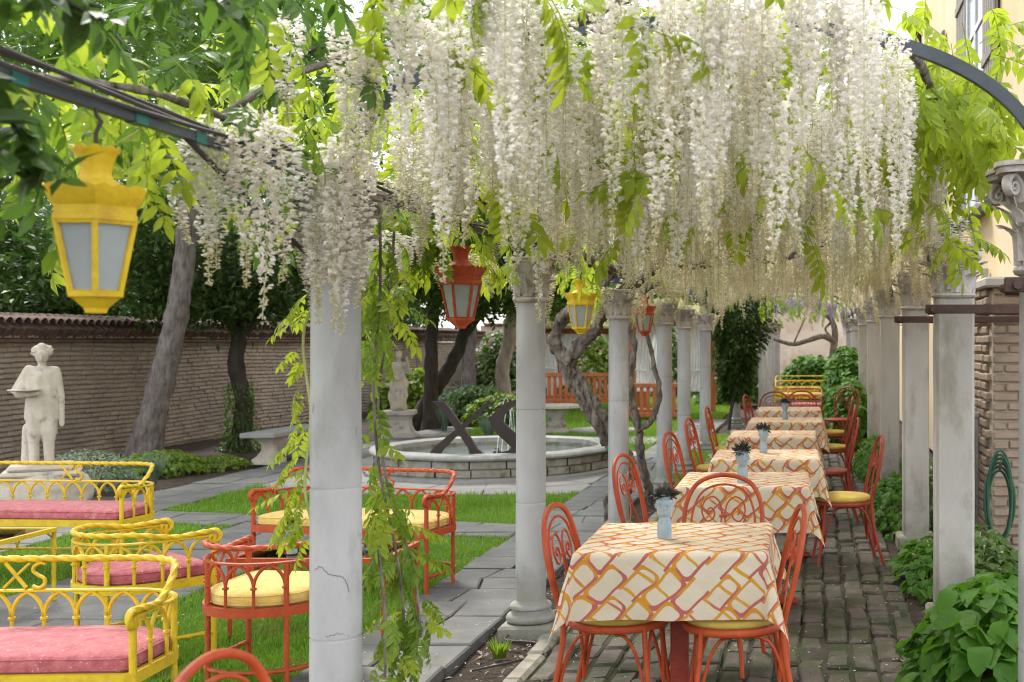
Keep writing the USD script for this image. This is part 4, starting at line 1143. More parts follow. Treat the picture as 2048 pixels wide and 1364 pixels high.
def cushion(pl, z0, h, seed):
    """A stuffed cushion over the closed outline pl, with a crowned top."""
    pl = np.asarray(pl.exterior.coords)[:-1]
    rings, c = [], pl.mean(0)
    for d, z in ((.03, 0), (.008, .008), (0, .02), (-.003, h * .5), (0, h - .012), (.010, h - .002), (.03, h + .004), (.07, h + .010), (.13, h + .015), (.22, h + .018)):
        q = pl - c
        q = np.sign(q) * np.maximum(np.abs(q) - d, 0)
        w = .006 * (meshkit.fbm(np.column_stack([q * 6, np.full(len(q), z * 30)]), 3, seed) - .5)
        rings.append(np.column_stack([q + c, z0 + z + w * 1.6]))
    k, n = len(pl), len(rings)
    v = np.vstack(rings + [[[c[0], c[1], z0 + h + .018]], [[c[0], c[1], z0]]])
    f = []
    for i in range(n - 1):
        for j in range(k):
            f.append([i * k + j, i * k + (j + 1) % k, (i + 1) * k + (j + 1) % k]); f.append([i * k + j, (i + 1) * k + (j + 1) % k, (i + 1) * k + j])
    for j in range(k): f.append([(n - 1) * k + j, (n - 1) * k + (j + 1) % k, n * k]); f.append([(j + 1) % k, j, n * k + 1])
    f = np.array(f)
    if not Polygon(pl).exterior.is_ccw: f = f[:, ::-1]
    piping = [np.vstack([rings[i][:, :2].T, rings[i][:, 2]]).T for i in (2, 4)]
    return (v, f), [tube(p, .0035, n=5, closed=True) for p in piping]


def letter_s(cx, cz, h, y):
    q = np.array([(.42, .95), (.10, 1.0), (-.30, .86), (-.36, .66), (-.05, .50), (.32, .36), (.34, .14), (.02, -.02), (-.40, .06)])
    return spline(np.column_stack([cx + q[:, 0] * h * .62, np.full(len(q), y), cz + q[:, 1] * h]), 6)


def settee(name, label, cat, L, D, rc, paint, fabric, loc, rz, emblem=True, arches=9, group=None, rope=True, rise=.115, zseat=.40):
    t = thing(name, label, cat, loc, rz, group)
    U, S, uc, outl = upath(L, D, rc)
    zr = zseat + .205
    u = np.linspace(0, 1, 200)
    uv_ = U(u)
    part(t, "lower_rail", tube(np.column_stack([uv_, np.full(200, zr)]), .0095, n=6, flat=(.75, 1.15)), paint)
    k = np.clip((np.minimum(u, 1 - u) - uc * .62) / (uc * .9), 0, 1)
    ztop = zr + .012 + rise * (k * k * (3 - 2 * k)) + .012 * np.clip(1 - np.minimum(u, 1 - u) / (uc * .6), 0, 1)
    pt = np.column_stack([uv_, ztop])
    th = np.linspace(0, 1.75 * PI, 16)[1:]
    cr = .034
    e0 = pt[0] + np.column_stack([0 * th, -cr * np.sin(th) * np.exp(-.09 * th), cr * (np.cos(th) * np.exp(-.09 * th) - 1)])
    e1 = pt[-1] + np.column_stack([0 * th, -cr * np.sin(th) * np.exp(-.09 * th), cr * (np.cos(th) * np.exp(-.09 * th) - 1)])
    full = np.vstack([e0[::-1], pt, e1])
    part(t, "top_rail", tube(full, .0125, n=10, lobes=3, amp=.22 if rope else .05, twist=95), paint, 60)
    # pointed arches between seat and lower rail
    us = np.linspace(.0, 1, arches + 1)
    zb = zseat + .095
    for i, ub in enumerate(us):
        b = U([ub])[0]
        if 0 < i < arches:
            part(t, "stem", tube([(*b, zseat - .01), (*b, zb)], .008, n=6), paint)
            part(t, "collar", xform(lathe([(.008, -.007), (.014, -.004), (.014, .004), (.008, .007)], 10), (*b, zb)), paint)
        for sgn in (-1, 1):
            ue = ub + sgn * .5 / arches
            if ue < -.001 or ue > 1.001: continue
            tt = np.linspace(0, 1, 12)
            uu = ub + (ue - ub) * (1 - np.cos(tt * 1.25)) / (1 - math.cos(1.25))
            zz = zb + (zr - .006 - zb) * np.sin(tt * 1.25) / math.sin(1.25)
            part(t, "arch_bar", tube(np.column_stack([U(uu), zz]), .0082, n=6), paint)
    # seat frame, base, cushion
    pl = Polygon(np.vstack([outl, [[L / 2 - .02, -D / 2 - .02], [-L / 2 + .02, -D / 2 - .02]]]))
    part(t, "seat_frame", prism(pl.buffer(.012).difference(pl.buffer(-.016)), zseat - .035, zseat + .008), paint, False)
    part(t, "seat_base", prism(pl.buffer(-.014), zseat - .012, zseat - .004), paint, False)
    pp = pl.buffer(-.05).buffer(.032)
    pp = Polygon([pp.exterior.interpolate(i / 90, normalized=True).coords[0] for i in range(90)])
    cv, pips = cushion(pp, zseat - .002, .072, int(L * 100))
    cu = part(t, "cushion", cv, fabric, 60)
    for p in pips: part(cu, "piping", p, fabric, 60)
    # legs and stretcher
    lu = [0, 1, uc * 1.25, 1 - uc * 1.25] if rc < L * .4 else [0, 1, .36, .64]
    for i, x in enumerate(lu):
        b = U([x])[0]
        part(t, "leg", tube(np.column_stack([np.repeat(b[None], 24, 0), np.linspace(0, zr if i < 2 else zr, 24)]), .0138 if i < 2 else .0118, n=8, lobes=3, amp=.16 if rope and i > 1 else .04, twist=80), paint, 60)
    part(t, "stretcher", tube(np.column_stack([uv_, np.full(200, .12)]), .0105, n=8, lobes=3, amp=.2, twist=95), paint, 60)
    if emblem:
        y = D / 2 - .002
        em = MB()
        z0, h = zr + .012, rise - .016
        em.tube(np.array([(-.085, y, z0 + h), (-.005, y, z0)]), .0085, n=6).tube(np.array([(-.092, y, z0), (.010, y, z0 + h)]), .0055, n=6)
        em.tube(letter_s(.045, z0, h, y), .0078, n=6)
        part(t, "emblem", em, paint, 60)
    return t


settee("settee", "yellow wrought iron settee with long pink cushion in the near left corner", "settee", 1.32, .50, .24, "yellow_paint", "pink_fabric", (-3.13, 4.50, .0), 3, arches=17)
settee("settee", "yellow wrought iron settee with pink cushion in front of the stone man's pedestal", "settee", 1.40, .50, .24, "yellow_paint", "pink_fabric", (-5.30, 8.22, .0), -4, arches=17)
settee("settee", "orange wrought iron settee with pale yellow cushion on the lawn before the fountain", "settee", 1.26, .50, .24, "orange_paint", "yellow_fabric", (-2.98, 7.82, .0), -14, arches=15)
settee("armchair", "yellow iron barrel armchair with pink seat between the two yellow settees", "armchair", .54, .52, .26, "yellow_paint", "pink_fabric", (-3.40, 5.95, .02), 142, False, 11, rise=.03)
oa = settee("armchair", "orange iron barrel armchair with yellow seat just left of the nearest column", "armchair", .54, .56, .262, "orange_paint", "yellow_fabric", (-2.55, 5.58, .0), 176, False, 11, rise=.06)


def coffee_table(label, lx_, ly_, z, paint, loc, rz):
    t = thing("coffee_table", label, "coffee table", loc, rz)
    fr = sbox(-lx_ / 2, -ly_ / 2, lx_ / 2, ly_ / 2)
    part(t, "frame", prism(fr.difference(fr.buffer(-.028, join_style=2)), z - .025, z), paint, False)
    part(t, "glass_top", cbox((lx_ - .05, ly_ - .05, .007), .002, (0, 0, z - .008)), "glass_top", False)
    for sx in (-1, 1):
        for sy in (-1, 1):
            part(t, "leg", tube(np.column_stack([np.full(16, sx * (lx_ / 2 - .014)), np.full(16, sy * (ly_ / 2 - .014)), np.linspace(0, z - .02, 16)]), .0125, n=8, lobes=3, amp=.1, twist=70), paint, 60)
    for sx in (-1, 1):
        m = max(2, int(round(ly_ / .2)))
    for sy in (-1, 1):
        m = 4
        for i in range(m):
            x0 = -lx_ / 2 + lx_ * i / m
            w = lx_ / m
            tt = np.linspace(0, 1, 8)
            for s in (-1, 1):
                part(t, "arch_bar", tube(np.column_stack([x0 + w / 2 - s * w / 2 * np.cos(tt * PI / 2), np.full(8, sy * (ly_ / 2 - .014)), z - .13 + .11 * np.sin(tt * PI / 2)]), .006, n=5), paint)
    return t


coffee_table("yellow wrought iron coffee table with glass top between the yellow settees", .95, .55, .45, "yellow_paint", (-5.12, 7.02, .01), 0)
coffee_table("orange wrought iron coffee table with glass top behind the orange armchair", .85, .55, .44, "orange_paint", (-2.72, 6.62, 0), 0)

# ================================================================== bistro chairs


def spiral_side(s):
    q = np.array([(.006, .700), (.018, .765), (.055, .800), (.098, .780), (.112, .725), (.088, .680), (.055, .690), (.046, .722), (.066, .745), (.084, .728), (.074, .710)])
    return spline(np.column_stack([s * q[:, 0], .185 + (q[:, 1] - .44) * .215, q[:, 1]]), 5)


def bistro_chair(label, loc, rz, cushion_=True, paint="red_paint"):
    t = thing("bistro_chair", label, "chair", loc, rz)
    yb = lambda z: .185 + (z - .44) * .215
    hp = [(-.205, .275, 0), (-.188, .215, .22), (-.178, .186, .44), (-.200, yb(.62), .62), (-.195, yb(.76), .76), (-.135, yb(.87), .87), (0, yb(.91), .91)]
    hp = hp + [(-x, y, z) for x, y, z in hp[-2::-1]]
    part(t, "back_hoop", tube(spline(hp, 6), .0118, n=8), paint, 60)
    ip = [(-.150, yb(.45), .45), (-.165, yb(.62), .62), (-.155, yb(.74), .74), (-.105, yb(.83), .83), (0, yb(.862), .862)]
    ip = ip + [(-x, y, z) for x, y, z in ip[-2::-1]]
    part(t, "inner_hoop", tube(spline(ip, 6), .0058, n=6), paint, 60)
    for s in (-1, 1):
        part(t, "scroll", tube(spiral_side(s), .0044, n=6), paint, 60)
        part(t, "scroll_stay", tube(spline([(s * .008, yb(.70), .70), (s * .02, yb(.60), .60), (s * .07, yb(.52), .52), (s * .115, yb(.455), .455)], 5), .0044, n=6), paint, 60)
    part(t, "tie_band", tube([(-.02, yb(.705), .705), (.02, yb(.705), .705)], .009, n=6), paint)
    th = np.linspace(0, 2 * PI, 33)[:-1]
    part(t, "seat_ring", tube(np.column_stack([.20 * np.cos(th), .20 * np.sin(th), np.full(32, .438)]), .016, n=8, closed=True, flat=(1.1, .8)), paint, 60)
    if cushion_:
        part(t, "cushion", lathe([(.17, .450), (.198, .455), (.205, .468), (.203, .480), (.19, .490), (.15, .496), (.08, .499), (.01, .50)], 32), "mustard_fabric", 60)
        part(t, "seat_pan", lathe([(.19, .440), (.195, .446)], 24), paint)
    else:
        for i in range(8):
            x = -.16 + .046 * i
            w = 2 * math.sqrt(max(.198 ** 2 - x * x, .001))
            part(t, "seat_slat", cbox((.032, w, .012), .003, (x, 0, .452)), paint, False)
    for s in (-1, 1):
        part(t, "leg", tube(spline([(s * .145, -.140, .44), (s * .152, -.155, .25), (s * .172, -.195, 0)], 6), .0112, n=8), paint, 60)
    legs = [(-.15, -.152), (.15, -.152), (.185, .21), (-.185, .21)]
    for i in range(4):
        a, b = np.array(legs[i]), np.array(legs[(i + 1) % 4])
        tt = np.linspace(0, 1, 15)
        e = np.abs(2 * tt - 1)
        zz = .13 + .29 * (1 - e ** 3.2)
        xy = a + (b - a) * (.5 + .5 * np.sign(2 * tt - 1) * e ** .75)[:, None]
        part(t, "brace", tube(np.column_stack([xy, zz]), .0075, n=6), paint, 60)
    return t


A, Rd = "orange_paint", "red_paint"
bistro_chair("orange chair with mustard cushion on the left of the nearest table", (-.82, 4.98, 0), 84, paint=A)
bistro_chair("orange-red chair on the right of the nearest table, slim back leaning towards the brick walk", (-.34, 4.92, 0), -82, paint=A)
bistro_chair("orange chair with scrolled round back standing between the nearest and second tables", (-.50, 5.86, 0), -6, paint=A)
bistro_chair("orange chair left of the second table, its back before the third column", (-.90, 7.16, 0), 78, paint=A)
bistro_chair("orange chair left of the third table, before the fourth column", (-.83, 8.92, 0), 80, paint=A)
bistro_chair("orange chair left of the fourth table, before the fifth column", (-.86, 10.62, 0), 84, paint=A)
bistro_chair("orange chair left of the fifth table, tip of its back by the sixth column", (-.86, 12.45, 0), 88, paint=A)
bistro_chair("red chair left of the farthest table", (-.62, 15.1, 0), 80, paint=Rd)
bistro_chair("dark red chair with mustard cushion right of the third table", (.19, 8.62, 0), -84, paint=Rd)
bistro_chair("dark red chair with bare seat right of the fourth table", (.09, 10.62, 0), -88, False, paint=Rd)
bistro_chair("dark red chair with pale cushion right of the fifth table", (.13, 12.7, 0), -90, paint=Rd)
bistro_chair("dark red chair with pale cushion right of the farthest table", (.17, 14.75, 0), -92, paint=Rd)
bistro_chair("red slatted chair facing the walk beyond the tables, beside the shrubs", (.34, 17.6, 0), -30, False, paint=Rd)
bistro_chair("red round-backed chair behind the farthest table, on its left half", (-.56, 15.9, 0), 0, paint=Rd)
bistro_chair("red round-backed chair behind the farthest table, on its right half", (-.16, 16.2, 0), 8, paint=Rd)
bistro_chair("orange chair back cut off by the lower picture edge", (-1.04, 2.57, 0), 84, paint=A)

# ================================================================== tables, cloths and vases


def dining_table(label, x, y, rz):
    t = thing("dining_table", label, "table", (x, y, 0), rz, None)
    part(t, "tabletop", cbox((.74, .76, .03), .006, (0, 0, .735)), "red_paint", False)
    part(t, "post", cbox((.075, .075, .70), .008, (0, 0, .37)), "red_paint", False)
    for i in range(4):
        part(t, "foot", xform(cbox((.30, .06, .035), .008, (.17, 0, .0195)), rz=i * PI / 2), "red_paint", False)
    return t


def tablecloth(label, x, y, rz, seed, W=.755, D=.775, drop=.268):
    q = np.random.default_rng(seed)
    n = 72
    g1 = np.linspace(-1, 1, n)
    a, b = np.meshgrid(g1 * (W / 2 + drop), g1 * (D / 2 + drop), indexing="ij")
    ex, ey = np.maximum(np.abs(a) - W / 2, 0), np.maximum(np.abs(b) - D / 2, 0)
    cx, cy = np.clip(a, -W / 2, W / 2), np.clip(b, -D / 2, D / 2)
    e = np.hypot(ex, ey)
    ang = np.arctan2(ey, ex + 1e-9)
    corner = (ex > 0) & (ey > 0)
    dx, dy = np.where(e > 0, np.sign(a) * np.cos(ang), 0), np.where(e > 0, np.sign(b) * np.sin(ang), 0)
    fold = np.sin(np.clip(2 * ang, 0, PI)) * corner
    s = np.where(ex > ey, cy, cx)
    wave = np.sin(s * 13 + seed) * .010 + np.sin(s * 23 + 2 * seed) * .006
    r0 = .012
    out = r0 * np.sin(np.clip(e / r0, 0, PI / 2)) + np.clip(e - r0, 0, 1) * (.07 + .26 * fold ** 1.5 - .05 * np.sin(4 * ang) * corner) + wave * np.clip(e / drop, 0, 1) * ~corner
    down = r0 * (1 - np.cos(np.clip(e / r0, 0, PI / 2))) + np.clip(e - r0, 0, 1) * (.985 - .10 * fold)
    z = .7615 - down + .0012 * (meshkit.fbm(np.stack([a * 14, b * 14, 0 * a], -1), 3, seed) - .5) * (e == 0)
    P = np.stack([cx + dx * out, cy + dy * out, z], -1)
    P[..., :2] += .016 * (meshkit.fbm(np.stack([a * 5, b * 5, 0 * a + seed], -1), 2, seed)[..., None] - .5) * np.clip(e / drop, 0, 1)[..., None]
    i, j = np.meshgrid(np.arange(n - 1), np.arange(n - 1), indexing="ij")
    f = np.stack([i * n + j, (i + 1) * n + j, (i + 1) * n + j + 1, i * n + j + 1], -1).reshape(-1, 4)
    uv_ = np.stack([a, b], -1).reshape(-1, 2) + q.uniform(0, 3, 2)
    v = P.reshape(-1, 3)
    p = part(None, "tablecloth", xform((v, f), rz=math.radians(rz), loc=(x, y, 0)), "printed_cloth", True, uv=uv_)
    return tag(p, label, "tablecloth")


TB = [(-.585, 5.115, 1.0), (-.43, 7.245, .8), (-.365, 8.83, 1), (-.385, 10.79, 0), (-.32, 12.69, 0), (-.33, 14.8, 0)]
on = ["nearest dining table", "second table from the front", "third table from the front", "fourth table from the front", "fifth table from the front", "farthest dining table"]
for i, (x, y, rz) in enumerate(TB):
    dining_table("dark red pedestal table under the cloth of the " + on[i], x, y, rz)
    tablecloth("cream cloth with rose and ochre looped print on the " + on[i], x, y, rz, i + 1)


def bust_vase(label, loc, rz, plant=True, s=1.0):
    t = thing("vase", label, "vase", loc, rz, scale=s)
    part(t, "foot", lathe([(.030, 0), (.032, .004), (.033, .045), (.030, .075), (.025, .09), (.027, .10)], 24), "blue_ceramic", 60)
    head = blob([[((0, 0, .125), .034), ((0, -.006, .16), .040)], [((0, -.012, .118), .022), ((0, -.018, .135), .022)], [((0, -.040, .135), .006), ((0, -.036, .150), .005)], [((0, -.036, .117), .006), ((0, -.030, .117), .007)],
                 [((-.036, 0, .142), .008), ((-.036, .002, .15), .008)], [((.036, 0, .142), .008), ((.036, .002, .15), .008)], [((0, 0, .095), .022), ((0, 0, .12), .026)]], .007, 4)
    part(t, "head", head, "blue_ceramic", True)
    part(t, "rim", lathe([(.036, .176), (.040, .180), (.040, .188), (.034, .190)], 24), "blue_ceramic", 50)
    q = np.random.default_rng(int(abs(loc[1]) * 100))
    n = 130
    d = q.normal(0, 1, (n, 3)); d[:, 2] = np.abs(d[:, 2]) * .7; d /= np.linalg.norm(d, axis=1, keepdims=True)
    R = rot(np.arctan2(d[:, 1], d[:, 0]), -np.arcsin(d[:, 2]) + q.normal(0, .3, n), q.normal(0, .5, n))
    part(t, "plant", scatter(LEAF6, np.array([0, 0, .185]) + d * q.uniform(.0, .035, (n, 1)), R, q.uniform(.028, .055, n)), "succulent", False)
    return t


bust_vase("pale blue head-shaped vase with dark tufted plant on the nearest table", (-.645, 5.07, .761), 8, s=.95)
bust_vase("pale blue head-shaped vase with plant on the second table", (-.435, 7.05, .761), -10)
bust_vase("pale blue head-shaped vase with plant on the third table", (-.395, 8.95, .761), 12, s=.93)
bust_vase("small grey head-shaped vase with plant on the fifth table", (-.33, 12.75, .761), 0, s=.95)
bust_vase("pale blue vase with spiky dark plant on the orange coffee table", (-2.86, 6.50, .441), 20, s=.85)

# far furniture at the end of the walk
settee("settee", "yellow settee at the far end of the walk, before the pink wall", "settee", 1.3, .5, .22, "yellow_paint", "mustard_fabric", (-.35, 29.3, 0), 0, False, 8)
settee("settee", "second yellow settee, in front of the farthest one", "settee", 1.2, .5, .22, "yellow_paint", "mustard_fabric", (-.28, 25.8, 0), 4, False, 8)
settee("armchair", "orange armchair with rosy seat in front of the far yellow settees", "armchair", .62, .55, .27, "orange_paint", "pink_fabric", (-.20, 21.6, 0), 0, False, 7)

# garden hose on the brick pier
hs = thing("hose", "coiled dark green garden hose hanging on the brick pier at the right edge", "hose", (1.36, 8.85, 0))
for i in range(6):
    th = np.linspace(0, 2 * PI, 40)
    w, h = .085 + .008 * (i % 3), .26 + .02 * i
    part(hs, "coil", tube(np.column_stack([w * np.sin(th) * (1 + .1 * math.sin(i)), -.01 * i + .012 * np.sin(th * 2 + i), .36 + .012 * i + h * np.cos(th) * .95 + .03]), .0105, n=7), "hose_green", 60)
part(hs, "bracket", tube([(.0, .40, .66), (0, -.06, .66), (0, -.07, .70)], .012, n=6), "rusty_iron")

# ================================================================== fountain
ft = thing("fountain", "round lobed stone fountain basin with water and jets in the garden", "fountain", (FC[0], FC[1], 0))
th = np.linspace(0, 2 * PI, 161)[:-1]


def basin_r(th):   # straight sides with rounded bays between
    return 1.43 * (1 + .012 * np.cos(8 * th))


rb = basin_r(th)


def ringsweep(prof):
    v = np.concatenate([np.column_stack([(rb + d) * np.cos(th), (rb + d) * np.sin(th), np.full(160, z)]) for d, z in prof])
    i, j = np.meshgrid(np.arange(len(prof)), np.arange(160), indexing="ij")
    i2 = (i + 1) % len(prof)
    return v, np.stack([i * 160 + j, i * 160 + (j + 1) % 160, i2 * 160 + (j + 1) % 160, i2 * 160 + j], -1).reshape(-1, 4)


part(ft, "rim", ringsweep([(-.20, .255), (.035, .255), (.06, .262), (.072, .285), (.062, .308), (.03, .318), (-.17, .322), (-.20, .31)]), "column_stone", 50)
part(ft, "lining", ringsweep([(-.20, .0), (-.17, .0), (-.17, .256), (-.20, .256)]), "kerb_stone", False)
part(ft, "base_step", ringsweep([(-.05, 0), (.12, 0), (.12, .05), (.10, .062), (-.05, .062)]), "pale_slab", 40)
rg = np.random.default_rng(33)
for r, (z0, z1) in enumerate(((.063, .155), (.158, .253))):
    a = .05 * r
    while a < 2 * PI + .05 * r - .03:
        w = rg.uniform(.16, .34)
        w = min(w, 2 * PI + .05 * r - a)
        aa = np.linspace(a + .005, a + w - .005, 5)
        rr = basin_r(aa)
        o, n_ = .025 + rg.normal(0, .006), 5
        v = np.concatenate([np.column_stack([(rr + d) * np.cos(aa), (rr + d) * np.sin(aa), np.full(5, z)]) for d, z in ((-.1, z0), (o - .012, z0), (o, z0 + .012), (o, z1 - .012), (o - .012, z1), (-.1, z1))])
        f = [[i * 5 + j, i * 5 + j + 1, ((i + 1) % 6) * 5 + j + 1, ((i + 1) % 6) * 5 + j] for i in range(6) for j in range(4)]
        part(ft, "stone", (v, np.array(f)), "kerb_stone", False)
        a += w
part(ft, "water", sheet(Polygon(np.column_stack([(rb - .18) * np.cos(th), (rb - .18) * np.sin(th)])), .215), "water", False)
for i in range(7):
    a = 2 * PI * i / 7
    tt = np.linspace(0, 1, 14)
    r_ = .05 + .20 * tt
    h_ = .215 + (.75 + .1 * math.sin(i * 2)) * 4 * tt * (1 - tt) * (.6 + .4 * (1 - tt))
    part(ft, "water_jet", tube(np.column_stack([.25 + r_ * math.cos(a), r_ * math.sin(a), h_]), np.linspace(.0015, .0045, 14), n=5), "water_jet")
part(ft, "water_jet", tube([(.25, 0, .2), (.25, 0, .8), (.25, 0, 1.45)], [.004, .003, .002], n=5), "water_jet")
part(ft, "nozzle", lathe([(.05, .2), (.05, .24), (.02, .25), (.02, .28)], 12), "iron_dark")

# the letters standing at the fountain
lt = thing("letter_sculpture", "dark brown metal letters X and S standing in the fountain basin", "sculpture", (-4.46, 13.62, .25))
px = lambda x, y: ((x - 842) * .00571, (915 - y) * .00571)


def stroke(pts, w):
    s = []
    for (p, q), (a, b) in zip(zip(pts[:-1], pts[1:]), zip(w[:-1], w[1:])):
        s.append(unary_union([Point(p).buffer(a, 8), Point(q).buffer(b, 8)]).convex_hull)
    return unary_union(s)


thick = Polygon([px(*q) for q in ((857, 800), (880, 799), (886, 806), (931, 868), (946, 893), (958, 903), (975, 908), (975, 915), (915, 915), (931, 903), (929, 893), (884, 826))])
thin = Polygon([px(*q) for q in ((842, 915), (866, 915), (880, 893), (975, 800), (970, 796), (922, 840), (861, 890))])
q_ = spline(np.array([px(*q) + (0,) for q in ((1034, 797), (1017, 803), (996, 818), (985, 838), (997, 857), (1014, 872), (1027, 888), (1018, 904), (992, 910), (966, 911))]), 6)[:, :2]
ww = np.interp(np.linspace(0, 1, len(q_)), [0, .2, .35, .6, .75, .9, 1], [.016, .045, .072, .074, .066, .05, .03])
es = stroke([tuple(p) for p in q_], list(ww)).intersection(sbox(-1, 0, 3, 2))
vf = prism(thick.union(thin).buffer(0), 0, .05)
up_ = lambda vf: (np.column_stack([vf[0][:, 0], -vf[0][:, 2], vf[0][:, 1]]), vf[1])
part(lt, "letter_x", up_(vf), "corten", False)
part(lt, "letter_s", up_(prism(es, .004, .046)), "corten", False)

# ================================================================== statues
s1 = thing("statue", "weathered stone statue of a man in a broad tunic holding a tray", "statue", (-7.15, 11.0, .43), 30)
B = lambda *e: [(p, r) for p, r in e]
man = blob([B(((-.065, 0, .05), .045), ((-.07, .0, .26), .052)), B(((-.07, 0, .26), .058), ((-.06, 0, .34), .075)), B(((-.06, 0, .34), .082), ((-.05, 0, .52), .085)), B(((-.065, 0, .045), .038), ((-.07, -.12, .03), .026)),
            B(((.065, -.03, .05), .045), ((.06, -.02, .26), .052)), B(((.06, -.02, .26), .058), ((.055, -.01, .34), .075)), B(((.055, -.01, .34), .082), ((.05, 0, .52), .085)), B(((.065, -.03, .045), .038), ((.08, -.16, .03), .026)),
            B(((-.10, 0, .47), .055), ((-.06, 0, .75), .075), ((.06, 0, .75), .075), ((.11, 0, .47), .055), ((.0, -.05, .48), .06), ((0, .06, .47), .055)),
            B(((-.085, 0, .74), .07), ((.085, 0, .74), .07), ((-.115, 0, .89), .048), ((.115, 0, .89), .048), ((0, -.02, .86), .07)),
            B(((0, 0, .93), .035), ((0, -.008, .99), .036)), B(((0, -.015, 1.015), .056), ((0, -.025, 1.05), .062)), B(((0, -.082, 1.005), .011), ((0, -.076, 1.03), .010)), B(((0, -.058, .995), .018), ((0, -.05, 1.01), .03)),
            B(((-.052, .01, 1.075), .038), ((.052, .01, 1.075), .038), ((0, .05, 1.07), .045), ((0, -.02, 1.105), .05)),
            B(((-.125, 0, .88), .045), ((-.185, .01, .70), .060), ((-.15, .05, .68), .05)), B(((-.185, -.01, .69), .040), ((-.09, -.13, .69), .028)), B(((-.09, -.13, .69), .026), ((-.03, -.15, .695), .022)), B(((-.11, 0, .90), .05), ((-.24, .03, .71), .03), ((-.12, .06, .70), .05)),
            B(((.125, 0, .88), .043), ((.165, .0, .66), .036)), B(((.165, 0, .66), .034), ((.175, -.03, .47), .026)), B(((.175, -.03, .47), .026), ((.175, -.045, .40), .024)),
            B(((-.12, .10, .02), .07), ((-.12, .10, .36), .055))], .022, 8)
v = man[0] * [.90, .95, 1.0]
v = v + .005 * np.column_stack([0 * v[:, 2], np.cos(v[:, 0] * 75 + v[:, 2] * 7), 0 * v[:, 2]]) * ((v[:, 2] < .86) & (v[:, 2] > .1))[:, None]
part(s1, "body", (v, man[1]), "statue_stone", True)
part(s1, "tray", xform(lathe([(.005, 0), (.115, .0), (.13, .008), (.126, .014), (.005, .009)], 28), (-.13, -.13, .715)), "statue_stone", 40)
hair = trimesh.creation.icosphere(4, 1.0)
v, f = hair.vertices * [.086, .086, .066] + [0, .012, 1.105], hair.faces
v = v + .030 * (meshkit.fbm(v * 48, 3, 4)[:, None] - .5) * [1, 1, .6]
part(s1, "hair", xform((v, f), (0, .012, -.03)), "statue_stone", True)
part(s1, "plinth", cbox((.52, .50, .05), .02, (0, 0, .012)), "statue_stone", False)
pd = thing("pedestal", "rough pale rock pedestal under the statue of the man", "pedestal", (-7.15, 11.0, 0))
v, f = trimesh.creation.icosphere(4, 1.0).vertices.copy(), trimesh.creation.icosphere(4, 1.0).faces
v = np.sign(v) * np.abs(v) ** .7 * [.36, .34, .24]
v = v * (1 + .30 * (meshkit.fbm(v * 7, 4, 3)[:, None] - .5))
part(pd, "rock", (v + [0, 0, .19], f), "statue_stone", 40)
part(pd, "slab", cbox((.62, .58, .05), .02, (0, 0, .39), .5), "statue_stone", False)

s2 = thing("statue", "small weathered stone statue of a draped woman raising an arm, beyond the fountain", "statue", (-6.9, 19.7, .45), 30)
wom = blob([B(((-.06, 0, .04), .06), ((.06, 0, .04), .06), ((-.075, 0, .45), .075), ((.075, 0, .45), .075), ((0, -.06, .1), .06)), B(((-.07, 0, .45), .07), ((.07, 0, .45), .07), ((-.05, 0, .60), .06), ((.05, 0, .60), .06)),
            B(((-.05, 0, .60), .06), ((.05, 0, .60), .06), ((-.085, 0, .76), .045), ((.085, 0, .76), .045), ((0, -.03, .72), .06)), B(((0, 0, .80), .03), ((0, -.01, .86), .03)), B(((0, -.015, .89), .048), ((0, .0, .94), .055)),
            B(((0, .045, .93), .04), ((0, .05, .9), .04)), B(((.09, 0, .76), .038), ((.16, -.06, .64), .032)), B(((.16, -.06, .64), .03), ((.11, -.14, .80), .022)), B(((.11, -.14, .80), .02), ((.09, -.15, .87), .018)),
            B(((-.09, 0, .76), .038), ((-.13, -.02, .60), .032)), B(((-.13, -.02, .60), .03), ((-.04, -.10, .52), .022)), B(((-.08, .02, .05), .06), ((-.12, .03, .3), .05))], .025, 8)
v = wom[0]; v = v + .012 * np.column_stack([np.sin(v[:, 2] * 30 + v[:, 0] * 50), np.cos(v[:, 0] * 70), 0 * v[:, 2]]) * (v[:, 2:3] < .6)
part(s2, "body", (v, wom[1]), "statue_stone", True)
pd2 = thing("pedestal", "moulded stone pedestal under the statue of the woman", "pedestal", (-6.9, 19.7, 0), 10)
part(pd2, "block", xform(lathe([(.30, 0), (.30, .06), (.24, .10), (.20, .20), (.19, .30), (.22, .36), (.27, .39), (.27, .45)], 32, .8)), "carved_stone", 30)

# ================================================================== stone bench, stone table
sb = thing("stone_bench", "grey stone slab bench on carved supports along the left path", "bench", (-7.12, 16.1, 0), -2)
part(sb, "seat", cbox((.46, 1.75, .065), .012, (0, 0, .385)), "pale_slab", False)
for yy in (-.55, .55):
    sp = lathe([(.20, 0), (.20, .06), (.14, .10), (.09, .18), (.10, .26), (.15, .32), (.16, .352)], 24, .4)
    v = sp[0] * (1 + .12 * (meshkit.fbm(sp[0] * 16, 3, 5)[:, None] - .5))
    part(sb, "support", xform((v * [1, .8, 1], sp[1]), (0, yy, 0)), "statue_stone", 40)
stb = thing("stone_table", "round pale stone table on a waisted pedestal beyond the fountain", "stone table", (-4.45, 20.4, 0))
part(stb, "top", lathe([(.05, .44), (.36, .44), (.40, .46), (.40, .50), (.37, .515), (.02, .515)], 36), "statue_stone", 40)
part(stb, "pedestal", lathe([(.20, 0), (.21, .05), (.15, .12), (.18, .17), (.12, .24), (.13, .32), (.19, .38), (.20, .442)], 24, .6), "carved_stone", 40)
dk = thing("stone_disc", "flat grey round stone slab lying beside the vine trunk beyond the fountain", "stone slab", (-3.75, 20.9, 0))
